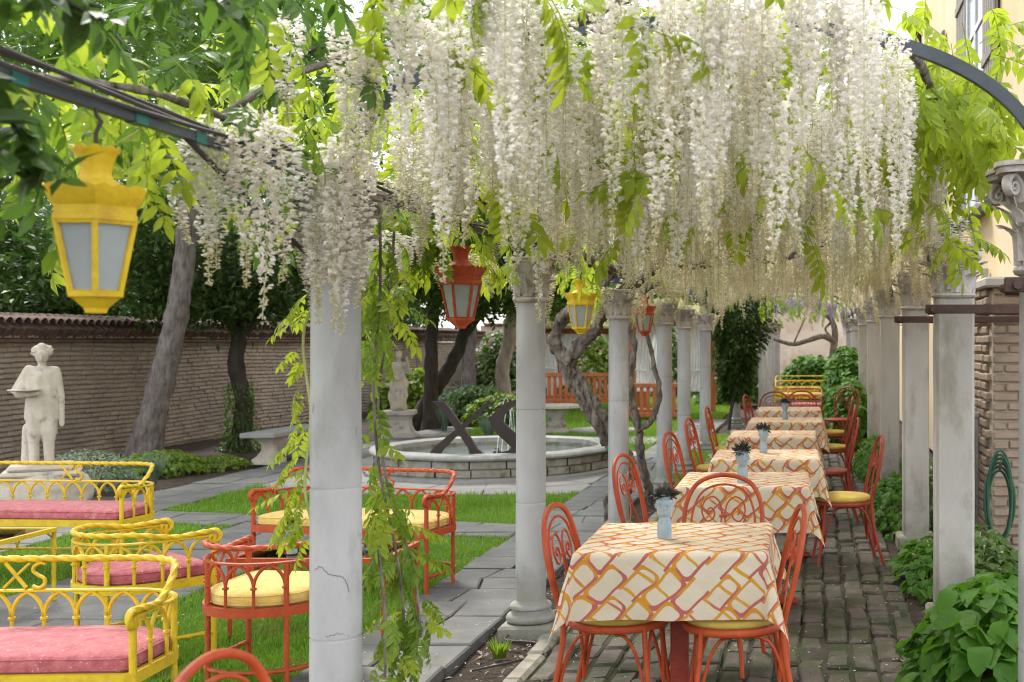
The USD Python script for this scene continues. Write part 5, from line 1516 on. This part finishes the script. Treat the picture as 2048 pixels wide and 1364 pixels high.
part(dk, "slab", lathe([(.6, -.02), (.62, .03), (.60, .055), (.02, .06)], 40), "pale_slab", 40)


# ================================================================== gazebos with curtains and slatted seats
def curtain(x0, x1, y, z0, z1, gather, seed):
    n, m = 30, 14
    u, w = np.meshgrid(np.linspace(0, 1, n), np.linspace(0, 1, m), indexing="ij")
    pull = 1 - gather * np.sin(PI * np.clip(w * .9, 0, 1)) * .55
    x = x0 + (x1 - x0) * (u * pull)
    yy = y + .03 * np.sin(u * 26 + seed)
    v = np.stack([x, yy, z1 + (z0 - z1) * w], -1).reshape(-1, 3)
    i, j = np.meshgrid(np.arange(n - 1), np.arange(m - 1), indexing="ij")
    f = np.stack([i * m + j, (i + 1) * m + j, (i + 1) * m + j + 1, i * m + j + 1], -1).reshape(-1, 4)
    return v, f


def gazebo(label, x, y, w, d, h, rz):
    t = thing("gazebo", label, "gazebo", (x, y, 0), rz)
    for sx in (-1, 1):
        for sy in (-1, 1):
            part(t, "post", cbox((.11, .11, h), .01, (sx * w / 2, sy * d / 2, h / 2)), "gazebo_wood", False)
    for sy in (-1, 1): part(t, "beam", cbox((w + .3, .09, .13), .01, (0, sy * d / 2 - .003, h + .05)), "gazebo_wood", False)
    for sx in (-1, 1): part(t, "beam", cbox((.09, d + .3, .12), .01, (sx * w / 2, 0, h + .06)), "gazebo_wood", False)
    e, rh = .28, .45
    W_, D_ = w / 2 + e, d / 2 + e
    a = np.array([[-W_, -D_, h + .10], [W_, -D_, h + .10], [W_, D_, h + .10], [-W_, D_, h + .10], [-.15, 0, h + .1 + rh], [.15, 0, h + .1 + rh]])
    a2 = a + [0, 0, .05]
    part(t, "roof", (np.vstack([a2, a]), np.array([[0, 1, 5, 4], [2, 3, 4, 5], [1, 2, 5, 5], [3, 0, 4, 4], [6, 7, 1, 0], [7, 8, 2, 1], [8, 9, 3, 2], [9, 6, 0, 3], [9, 8, 7, 6]])), "roof_moss", False)
    for sx in (-1, 1):
        for sy in (-1, 1):
            part(t, "curtain", curtain(sx * (w / 2 - .07), sx * (w / 2 - .07 - .44), sy * d / 2 + .02, .55, h - .02, .7, sx + 2 * sy), "curtain", True)
            part(t, "tie", tube([(sx * (w / 2 - .05), sy * d / 2 - .04, 1.0), (sx * (w / 2 - .3), sy * d / 2 - .04, .98)], .02, n=6), "curtain")
    return t


def slat_seat(label, x, y, w, rz, h=.95, z0=.28):
    t = thing("garden_bench", label, "bench", (x, y, 0), rz)
    for z in (z0, h): part(t, "rail", cbox((w, .06, .09), .008, (0, 0, z)), "gazebo_wood", False)
    n = int(w / .12)
    for i in range(n):
        part(t, "slat", cbox((.07, .03, h - z0 - .06), .006, (-w / 2 + (i + .5) * w / n, .0, (h + z0) / 2)), "gazebo_wood", False)
    part(t, "seat", cbox((w - .1, .55, .05), .008, (0, .30, z0 + .08)), "gazebo_wood", False)
    for sx in (-1, 1):
        part(t, "post", cbox((.07, .07, h + .02), .008, (sx * (w / 2 + .03), 0, h / 2)), "gazebo_wood", False)
        part(t, "post", cbox((.07, .07, .62), .008, (sx * (w / 2 + .03), .55, .31)), "gazebo_wood", False)
        part(t, "armrest", cbox((.08, .6, .04), .008, (sx * (w / 2 + .03), .28, .64)), "gazebo_wood", False)
    return t


gazebo("red wooden gazebo with white curtains and mossy roof left of the third column", -5.2, 27.6, 1.9, 1.7, 1.78, 0)
slat_seat("red slatted wooden bench under the gazebo left of the third column", -5.35, 26.4, 1.5, 0, h=.85)
gazebo("red wooden gazebo with white curtains right of the third column", -3.05, 25.6, 1.55, 1.6, 1.95, 0)
slat_seat("red slatted wooden bench right of the third column, below the small red lantern", -3.2, 23.6, 1.15, 0, h=.72, z0=.14)

# ================================================================== trees


def tree(name, label, pts, r0, r1, bark, limbs, crown, leafmat, n, size, seed, shape=LEAF2, group=None, clump=.28, lean=7):
    t = thing(name, label, "tree", pts[0], 0, group)
    o = np.array(pts[0], float)
    p = spline(np.array(pts, float) - o, lean * 2)
    part(t, "trunk", tube(p, np.linspace(r0, r1, len(p)) * (1 + .5 * np.exp(-np.linspace(0, 14, len(p)))), n=18, rough=.3, seed=seed, rscale=16), bark, 60)
    for lp_, a, b in limbs:
        q = spline(np.array(lp_, float) - o, 6)
        part(t, "limb", tube(q, np.linspace(a, b, len(q)), n=7, rough=.15, seed=seed + 1), bark, 60)
    q = np.random.default_rng(seed)
    P = []
    for (c, rad, share) in crown:
        k = int(n * share)
        m = max(6, int(k / 60))
        d = q.normal(0, 1, (m, 3)); d /= np.linalg.norm(d, axis=1, keepdims=True)
        cc = np.array(c) - o + d * np.array(rad) * (q.uniform(.35, 1, (m, 1)) ** .5)
        idx = q.integers(0, m, k)
        P.append(cc[idx] + q.normal(0, 1, (k, 3)) * clump * q.uniform(.5, 1.1, m)[idx][:, None] * [1, 1, .6])
    P = np.vstack(P)
    k = len(P)
    R = rot(q.uniform(0, 2 * PI, k), q.normal(.45, .45, k), q.normal(0, .5, k))
    part(t, "crown", scatter(shape, P, R, q.uniform(.6, 1.25, k) * size), leafmat, False)
    return t


tree("garden_tree", "leaning grey tree trunk before the brick wall, between statue and stone bench", [(-8.86, 15.6, -.05), (-8.62, 15.6, .9), (-8.40, 15.6, 1.8), (-8.28, 15.6, 2.6), (-8.20, 15.6, 3.4), (-8.0, 15.7, 4.6), (-7.7, 15.9, 6.0)], .165, .09, "tree_bark",
     [([(-8.2, 15.6, 3.3), (-7.6, 15.2, 4.1), (-7.0, 14.8, 4.6)], .07, .03), ([(-8.05, 15.7, 4.3), (-8.9, 15.5, 5.1), (-9.5, 15.2, 5.6)], .07, .03), ([(-8.1, 15.7, 4.2), (-7.2, 12.5, 4.6), (-6.2, 10.0, 4.5)], .06, .02), ([(-8.0, 15.7, 4.6), (-6.4, 14.4, 5.0), (-5.0, 13.2, 5.0)], .06, .02)],
     [((-7.6, 15.4, 5.4), (2.2, 1.8, 1.1), .22), ((-9.2, 14.8, 5.4), (1.2, 1.2, .6), .06), ((-6.2, 9.8, 4.3), (2.0, 2.6, .85), .33), ((-5.0, 13.0, 4.9), (2.3, 2.6, 1.1), .33)], "mid_leaf", 24000, .13, 1)
tree("garden_tree", "dark forked tree with ivy round its foot, left of the nearest column before the wall", [(-8.62, 17.8, -.05), (-8.55, 17.8, .6), (-8.66, 17.8, 1.2), (-8.62, 17.8, 1.75)], .13, .11, "dark_bark",
     [([(-8.62, 17.8, 1.7), (-8.95, 17.7, 2.2), (-9.2, 17.6, 3.0)], .09, .04), ([(-8.6, 17.8, 1.7), (-8.2, 17.8, 2.1), (-7.7, 17.7, 2.7)], .085, .035), ([(-8.6, 17.8, 1.75), (-8.55, 17.8, 2.4), (-8.4, 17.8, 3.4)], .075, .03)],
     [((-8.6, 17.6, 3.3), (2.0, 1.5, 1.1), .75), ((-9.0, 17.2, 2.2), (.9, .8, .25), .12), ((-8.3, 17.5, 2.35), (1.0, .8, .3), .13)], "dark_leaf", 26000, .11, 2)
iv = thing("ivy", "green ivy climbing the foot of the dark forked tree", "ivy", (-8.55, 17.7, 0))
q = np.random.default_rng(5); k = 900
zz = q.uniform(0, 1, k) ** 1.5 * 1.0; aa = q.uniform(0, 6.3, k)
part(iv, "leaves", scatter(LEAF6, np.column_stack([(.16 + q.normal(0, .035, k) + .12 * np.exp(-zz * 8)) * np.cos(aa), (.16 + q.normal(0, .03, k)) * np.sin(aa) - .02, zz]), rot(aa + q.normal(0, .5, k), q.normal(.8, .4, k), q.normal(0, .4, k)), q.uniform(.05, .09, k)), "mid_leaf", False)
tree("garden_tree", "dark upright tree trunk right behind the statue of the woman", [(-6.95, 21.5, -.05), (-6.95, 21.5, 1.2), (-6.9, 21.5, 2.2), (-6.8, 21.4, 3.4)], .125, .09, "dark_bark", [([(-6.9, 21.5, 2.2), (-6.4, 21.2, 3.0), (-5.9, 21.0, 3.4)], .08, .04)],
     [((-6.7, 20.8, 3.5), (1.9, 1.5, 1.1), .8), ((-6.0, 20.2, 2.75), (.9, .8, .5), .2)], "mid_leaf", 17000, .12, 3)
tree("garden_tree", "dark leaning trunk rising to the right behind the fountain", [(-7.45, 21.9, -.05), (-7.1, 21.9, .55), (-6.72, 21.9, 1.15), (-6.45, 21.9, 1.8), (-6.3, 22.0, 2.6)], .14, .10, "dark_bark", [([(-6.45, 21.9, 1.7), (-5.9, 21.6, 2.3), (-5.4, 21.5, 2.7)], .07, .03), ([(-6.3, 22, 2.5), (-5.0, 20, 4.0), (-3.4, 17.4, 4.9)], .06, .02)],
     [((-5.9, 21.4, 2.75), (1.5, 1.1, .7), .3), ((-5.0, 21.5, 2.6), (.8, .8, .5), .15), ((-3.2, 17, 5.0), (2.2, 2.6, 1.2), .55)], "mid_leaf", 28000, .12, 4)
tree("garden_tree", "grey straight trunk beyond the fountain jets", [(-7.9, 27.0, -.05), (-7.88, 27, 1.0), (-7.85, 27, 2.2), (-7.8, 27, 3.6)], .17, .14, "tree_bark", [], [((-7.4, 26.6, 4.0), (2.2, 1.6, 1.4), 1)], "dark_leaf", 12000, .15, 5)
tree("garden_tree", "pale gnarled trunk left of the second column, far in the garden", [(-8.1, 31.0, -.05), (-8.15, 31, .9), (-7.95, 31, 1.8), (-7.9, 31, 3.0)], .18, .15, "pale_bark", [], [((-7.5, 30.5, 4.0), (2.6, 2, 1.5), 1)], "mid_leaf", 12000, .16, 6)
# the wood behind the wall: each tree a thing
back = [(-11.9, 15.2, 3.3, 1.9, "dark_leaf", "dark evergreen behind the wall at the far left"), (-12.2, 18.0, 3.6, 2.1, "dark_leaf", "dark evergreen behind the wall, right of the yellow lantern"), (-12.0, 21.6, 3.4, 2.0, "mid_leaf", "green tree behind the wall left of the forked tree"),
        (-11.9, 25.0, 3.5, 2.1, "dark_leaf", "dark tree behind the wall at the nearest column"), (-11.8, 29.5, 3.8, 2.3, "mid_leaf", "green tree behind the wall beyond the fountain"), (-12.8, 34.0, 4.2, 2.6, "dark_leaf", "dark tree at the far corner of the wall"),
        (-15.0, 22.0, 6.2, 3.0, "mid_leaf", "tall tree rising above the others behind the wall"), (-15.5, 30.0, 6.6, 3.3, "dark_leaf", "tall dark tree far behind the wall"), (-14.0, 15.5, 6.0, 2.8, "mid_leaf", "tall tree at the upper left behind the wall"),
        (-7.0, 39.0, 4.2, 2.6, "mid_leaf", "green tree beyond the end wall, left"), (-2.6, 40.0, 4.6, 2.8, "mid_leaf", "green tree beyond the end wall, middle")]
for i, (x, y, h, r, lm, lab) in enumerate(back):
    x -= .9
    tree("wood_tree", lab, [(x, y, -.05), (x + .1, y, h * .4), (x - .05, y, h * .8)], .2, .1, "dark_bark", [([(x, y, h * .45), (x + .7, y - .4, h * .7), (x + 1.1, y - .7, h * .85)], .07, .03), ([(x, y, h * .5), (x - .6, y + .5, h * .75), (x - .9, y + .8, h)], .07, .03)],
         [((x, y, h * .78), (r, r, h * .36), .7), ((x + .35, y - .25, h * .55), (r * .95, r * .9, h * .22), .3)], lm, 20000, .15, 40 + i, clump=.34)

# overhanging dark branch close to the camera, top left
ob = thing("overhanging_branch", "dark green leafy branch hanging into the top left corner before the yellow lantern", "branch", (0, 0, 0))
q = np.random.default_rng(77)
spr = [[(-2.2, 1.7, 2.6), (-1.75, 1.95, 2.42), (-1.52, 2.15, 2.30), (-1.38, 2.3, 2.22)], [(-1.9, 1.9, 2.5), (-1.66, 2.05, 2.28), (-1.58, 2.2, 2.10), (-1.56, 2.3, 1.93)], [(-1.7, 1.9, 2.55), (-1.45, 2.05, 2.40), (-1.25, 2.2, 2.32)], [(-2.0, 2.0, 2.4), (-1.70, 2.2, 2.2), (-1.56, 2.3, 2.03), (-1.50, 2.35, 1.93)],
       [(-1.9, 1.8, 2.42), (-1.6, 2.0, 2.34), (-1.35, 2.15, 2.30)], [(-2.0, 2.2, 2.5), (-1.72, 2.35, 2.36), (-1.5, 2.5, 2.30)], [(-1.8, 2.0, 2.15), (-1.66, 2.2, 2.0), (-1.60, 2.3, 1.86)],
       [(-2.0, 2.3, 2.75), (-1.72, 2.5, 2.55), (-1.45, 2.6, 2.42), (-1.3, 2.7, 2.35)], [(-2.1, 2.4, 2.6), (-1.9, 2.5, 2.45), (-1.72, 2.6, 2.34)], [(-1.6, 2.1, 2.6), (-1.42, 2.2, 2.48), (-1.22, 2.35, 2.42), (-1.05, 2.4, 2.40)]]
c_ = 0
for s_ in spr:
    p = spline(s_, 7)
    part(ob, "twig", tube(p, np.linspace(.009, .004, len(p)), n=6), "dark_bark", 60)
    for j in range(2, len(p)):
        for _ in range(3):
            a_ = q.uniform(0, 2 * PI)
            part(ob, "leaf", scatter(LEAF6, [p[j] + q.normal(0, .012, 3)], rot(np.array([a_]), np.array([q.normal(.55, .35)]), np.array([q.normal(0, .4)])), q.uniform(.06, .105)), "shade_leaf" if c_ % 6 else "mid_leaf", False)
            c_ += 1

# ================================================================== shrubs and bedding plants


def leafy_shrub(name, label, cat, loc, rx_, ry_, h, n, size, m, seed, parts=True, shapes=None, dome=1.0, group=None):
    """Leaves set on a dome of stems; big leaves are single pieces."""
    t = thing(name, label, cat, loc, 0, group)
    q = np.random.default_rng(seed)
    shapes = shapes or [broad_leaf(seed + i, .33 + .03 * (i % 3)) for i in range(5)]
    st = MB()
    for i in range(max(5, int(9 * rx_ / .4))):
        a, rr = q.uniform(0, 2 * PI), q.uniform(.2, .8)
        st.tube(spline([(.15 * rx_ * math.cos(a), .15 * ry_ * math.sin(a), 0), (.5 * rr * rx_ * math.cos(a), .5 * rr * ry_ * math.sin(a), h * .5), (rr * rx_ * math.cos(a), rr * ry_ * math.sin(a), h * math.sqrt(max(1 - rr * rr, .1)) * .9)], 4), .007, n=5)
    part(t, "stems", st, "green_stem", 60)
    d = q.normal(0, 1, (n, 3)); d[:, 2] = np.abs(d[:, 2]) * 1.1 + .05; d /= np.linalg.norm(d, axis=1, keepdims=True)
    lump = 1 + .35 * (meshkit.fbm(d * 2.6 + seed, 3, seed) - .5)
    rad = q.uniform(.45, 1, n) ** .45 * lump
    P = d * rad[:, None] * [rx_, ry_, h]
    az = np.arctan2(d[:, 1], d[:, 0]) + q.normal(0, .55, n)
    R = rot(az, .15 + .5 * (1 - d[:, 2]) + q.normal(0, .28, n), q.normal(0, .3, n))
    S = size * q.uniform(.6, 1.2, n)
    P = P - np.einsum("nij,j->ni", R, [.4, 0, 0]) * S[:, None]
    order = np.argsort(P[:, 1] - .6 * P[:, 2])
    lim = 296 if parts else 0
    rest = MB()
    for k, i in enumerate(order):
        vf = scatter(shapes[i % len(shapes)], P[i:i + 1], R[i:i + 1], S[i])
        if k < lim: part(t, "leaf", vf, m, True)
        else: rest.add(vf)
    if rest.v: part(t, "inner_leaves", rest, m, False, kind="stuff")
    return t


leafy_shrub("hydrangea", "large-leaved green hydrangea shrub in the lower right corner", "shrub", (.78, 5.45, -.02), .40, .62, .50, 520, .135, "shrub_leaf", 101)
leafy_shrub("hydrangea", "hydrangea shrub close behind the corner one, at the foot of the broad square pillar", "shrub", (.98, 6.3, -.02), .36, .50, .40, 360, .12, "shrub_leaf", 102)
leafy_shrub("shrub", "low leafy plants between the two nearest square pillars", "shrub", (.80, 7.95, -.02), .30, .75, .30, 520, .085, "shrub_leaf", 103, parts=False)
leafy_shrub("shrub", "leafy plants behind the broad square pillar before the brick pier", "shrub", (1.12, 8.1, -.02), .30, .6, .34, 420, .09, "mid_leaf", 104, parts=False)
leafy_shrub("shrub", "leafy green plants beside the red chair and the second square pillar", "shrub", (.70, 10.5, -.02), .30, .9, .42, 800, .075, "shrub_leaf", 105, parts=False)
leafy_shrub("shrub", "plants behind the second square pillar at the house wall", "shrub", (1.1, 11.5, -.02), .35, 1.3, .5, 700, .08, "mid_leaf", 106, parts=False)
leafy_shrub("shrub", "low plants at the third square pillar", "shrub", (.72, 14.2, -.02), .30, 1.2, .5, 800, .08, "shrub_leaf", 107, parts=False)
leafy_shrub("shrub", "tall bright green shrub bulging over the walk at the fourth pillar", "shrub", (.52, 18.6, -.02), .45, 1.0, 1.0, 1500, .12, "shrub_leaf", 108, parts=False)
leafy_shrub("shrub", "taller green shrub behind, in front of the fifth pillar", "shrub", (.55, 22.0, -.02), .55, 1.1, 1.5, 1700, .15, "shrub_leaf", 109, parts=False)
leafy_shrub("shrub", "green bush under the lilac vine at the end wall", "shrub", (-.2, 33.2, -.02), .9, .9, 1.25, 1500, .17, "shrub_leaf", 110, parts=False)
leafy_shrub("shrub", "low bright green ground plants at the leaning tree's foot", "shrub", (-8.0, 14.6, -.02), .55, .6, .28, 1500, .06, "fresh_leaf", 111, parts=False)
leafy_shrub("shrub", "small bright green plants left of the stone bench", "shrub", (-7.6, 15.2, -.02), .35, .5, .16, 600, .05, "fresh_leaf", 112, parts=False)
leafy_shrub("shrub", "grey-green mound beside the statue's pedestal", "shrub", (-7.9, 12.9, -.02), .5, .7, .45, 1800, .06, "silver_leaf", 113, parts=False, shapes=[LEAF2])
leafy_shrub("shrub", "dark green plants along the wall behind the yellow settee", "shrub", (-7.5, 10.2, -.02), .5, .8, .30, 900, .07, "mid_leaf", 114, parts=False)
leafy_shrub("shrub", "green shrub behind the fountain, left of the letters", "shrub", (-6.6, 23.4, -.02), .8, .8, .75, 1500, .12, "mid_leaf", 115, parts=False)
leafy_shrub("shrub", "pale green shrub behind the letter X", "shrub", (-5.9, 22.2, -.02), .7, .6, .65, 1200, .11, "fresh_leaf", 116, parts=False)
leafy_shrub("shrub", "grey-green shrub in the far bed right of the fountain jets", "shrub", (-7.4, 25.0, -.02), .8, .6, .7, 1300, .12, "silver_leaf", 117, parts=False)
leafy_shrub("shrub", "dark clipped greenery beyond the gazebos", "shrub", (-2.0, 29.5, -.02), 1.0, .8, 1.6, 1700, .15, "mid_leaf", 118, parts=False)

for i, (x, y, r_, h_, m_, lab) in enumerate(((-8.9, 33.6, 1.0, 1.9, "mid_leaf", "tall green shrub in the far left corner of the garden"), (-6.4, 34.2, 1.1, 2.1, "fresh_leaf", "pale green tall shrub before the end wall, left"), (-4.4, 33.8, 1.0, 2.2, "mid_leaf", "green tall shrub before the end wall behind the first gazebo"), (-2.6, 34.4, .9, 2.0, "fresh_leaf", "pale green tall shrub before the end wall near the walk"), (-9.0, 26.5, .9, 1.0, "fresh_leaf", "rounded light green shrub by the far wall"))):
    leafy_shrub("shrub", lab, "shrub", (x, y, -.02), r_, .8, h_, 1500, .16, m_, 130 + i, parts=False)


def tuft(label, loc, n, h, m, seed):
    t = thing("grass_tuft", label, "plant", loc)
    q = np.random.default_rng(seed)
    mb = MB()
    for i in range(n):
        a, l, o_ = q.uniform(0, 2 * PI), h * q.uniform(.6, 1.1), q.uniform(.1, .55)
        tt = np.linspace(0, 1, 5)
        c = np.column_stack([math.cos(a) * (.03 + o_ * l * tt ** 1.6), math.sin(a) * (.03 + o_ * l * tt ** 1.6), l * tt * (1 - .25 * o_ * tt)])
        w = np.column_stack([-math.sin(a) * .012 * (1 - tt), math.cos(a) * .012 * (1 - tt), 0 * tt])
        v = np.vstack([c - w, c + w])
        mb.add((v, np.array([[i_, i_ + 5, i_ + 6, i_ + 1] for i_ in range(4)])[:, [0, 1, 2, 3]][:, [0, 1, 2]])).add((v, np.array([[i_, i_ + 6, i_ + 1] for i_ in range(4)])))
    part(t, "blades", mb, m, False)
    return t


tuft("grey-green spiky tuft at the foot of the dark leaning trunk", (-6.55, 21.0, 0), 130, .65, "silver_leaf", 1)
tuft("spiky silvery tuft right of the letter X behind the fountain", (-5.2, 18.9, 0), 110, .5, "silver_leaf", 2)
tuft("silvery grass tuft behind the yellow settee beside the path", (-7.35, 13.2, 0), 160, .42, "silver_leaf", 3)
tuft("small fresh green grass tuft by the plinth of the second column", (-1.62, 6.1, -.02), 60, .10, "fresh_leaf", 4)
tuft("fresh grass tuft in the soil strip near the lower edge", (-1.50, 7.4, -.02), 70, .12, "fresh_leaf", 5)
tuft("green weed tuft beside the nearest tablecloth's hem", (-1.55, 8.2, -.02), 90, .15, "fresh_leaf", 6)

# ivy-clad column mass on the left row
im = thing("ivy", "dark green ivy mass swallowing a column beyond the sixth column", "ivy", (-1.45, 21.6, 0))
q = np.random.default_rng(15); k = 9000
zz = q.uniform(.55, 2.75, k); aa = q.uniform(0, 6.3, k)
rr = (.16 + .26 * np.clip((zz - .5) / 1.5, 0, 1)) * q.uniform(.5, 1.15, k) * (1 + 1.5 * (meshkit.fbm(np.column_stack([np.cos(aa) * 2, np.sin(aa) * 2, zz * 2.8]), 3, 3) - .5))
part(im, "leaves", scatter(LEAF2, np.column_stack([rr * np.cos(aa) * 1.15, rr * np.sin(aa), zz]), rot(aa + q.normal(0, .5, k), q.normal(.6, .4, k), q.normal(0, .4, k)), q.uniform(.07, .13, k)), "dark_leaf", False)
part(im, "stem", tube(spline([(-.12, -.15, 0), (-.05, -.17, .5), (.12, -.15, 1.0)], 6), .03, n=7, rough=.2), "dark_bark", 60)

# lilac wisteria at the end of the walk
lw = thing("lilac_wisteria", "lilac wisteria with crooked trunk and level limb at the far end of the walk", "wisteria", (.42, 30.5, 0))
part(lw, "trunk", tube(spline([(0, 0, -.05), (-.05, 0, .7), (.02, 0, 1.3), (.05, 0, 1.9), (-.1, 0, 2.3)], 8), np.linspace(.14, .06, 33), n=10, rough=.25, seed=9, rscale=6), "vine_bark", 60)
part(lw, "branch", tube(spline([(.02, 0, 1.62), (-.25, -.1, 1.72), (-.6, -.1, 1.62), (-1.0, -.1, 1.52), (-1.4, -.1, 1.62), (-1.75, 0, 1.75)], 8), np.linspace(.085, .035, 41), n=9, rough=.25, seed=11, rscale=8), "vine_bark", 60)
part(lw, "branch", tube(spline([(-1.0, -.1, 1.52), (-.85, -.1, 1.85), (-.7, 0, 2.2)], 8), .022, n=6), "vine_bark", 60)
part(lw, "branch", tube(spline([(0, 0, 1.65), (-.18, 0, 1.9), (-.05, 0, 2.1), (-.25, 0, 2.3)], 8), .03, n=6, rough=.2), "vine_bark", 60)
q = np.random.default_rng(16)
for i in range(95):
    pt, bd, stm = RAC[i % 6]
    x_, y_ = q.uniform(-1.8, .35), q.uniform(-4.5, .6)
    z_ = roof_z(x_ + .42) + q.normal(-.04, .05) - .02
    s_ = q.uniform(.6, .95)
    a_ = q.uniform(0, 6.3)
    R_ = rot(np.array([a_]), np.array([0.]), np.array([0.]))[0].T
    part(lw, "flower_cluster", (pt[0] * [1.9 * s_, 1.9 * s_, s_ * .75] @ R_ + [x_, y_, z_], pt[1]), "lilac_petal", False)
k = 110
instancer(lw, "roof_foliage", COMPOUND, "fresh_leaf", np.column_stack([q.uniform(-1.9, .3, k), q.uniform(-12, .4, k), 0 * np.arange(k)]) * [1, 1, 0] + np.column_stack([0 * np.arange(k), 0 * np.arange(k), q.uniform(2.15, 2.75, k)]), quats(q.uniform(0, 6.3, k), q.normal(.4, .4, k), q.normal(0, .4, k)), q.uniform(.2, .3, k), np.arange(k) % 6)

# twigs and dry leaves on the soil
k = 500
lp = np.column_stack([np.concatenate([rng.uniform(-1.78, -1.48, 260), rng.uniform(-9.5, -7, 240)]), np.concatenate([rng.uniform(4.8, 9, 260), rng.uniform(11, 20, 240)]), np.full(k, -.01)])
tag(part(None, "dry_leaves", scatter(LEAF2, lp, rot(rng.uniform(0, 6.3, k), rng.normal(0, .25, k), rng.normal(0, .3, k)), rng.uniform(.015, .05, k)), "pale_bark", False), "dry brown leaves and twigs lying on the bare soil strips", "litter", kind="stuff")
cb = thing("cable", "thin black cable looping over the soil at the second column's foot", "cable", (-1.55, 6.2, 0))
part(cb, "wire", tube(spline([(-.12, .35, .0), (-.10, .12, .015), (.05, .05, .02), (.16, -.02, .015), (.17, -.14, .01), (.05, -.30, .012), (-.12, -.42, .0)], 7), .006, n=6), "iron_dark", 60)
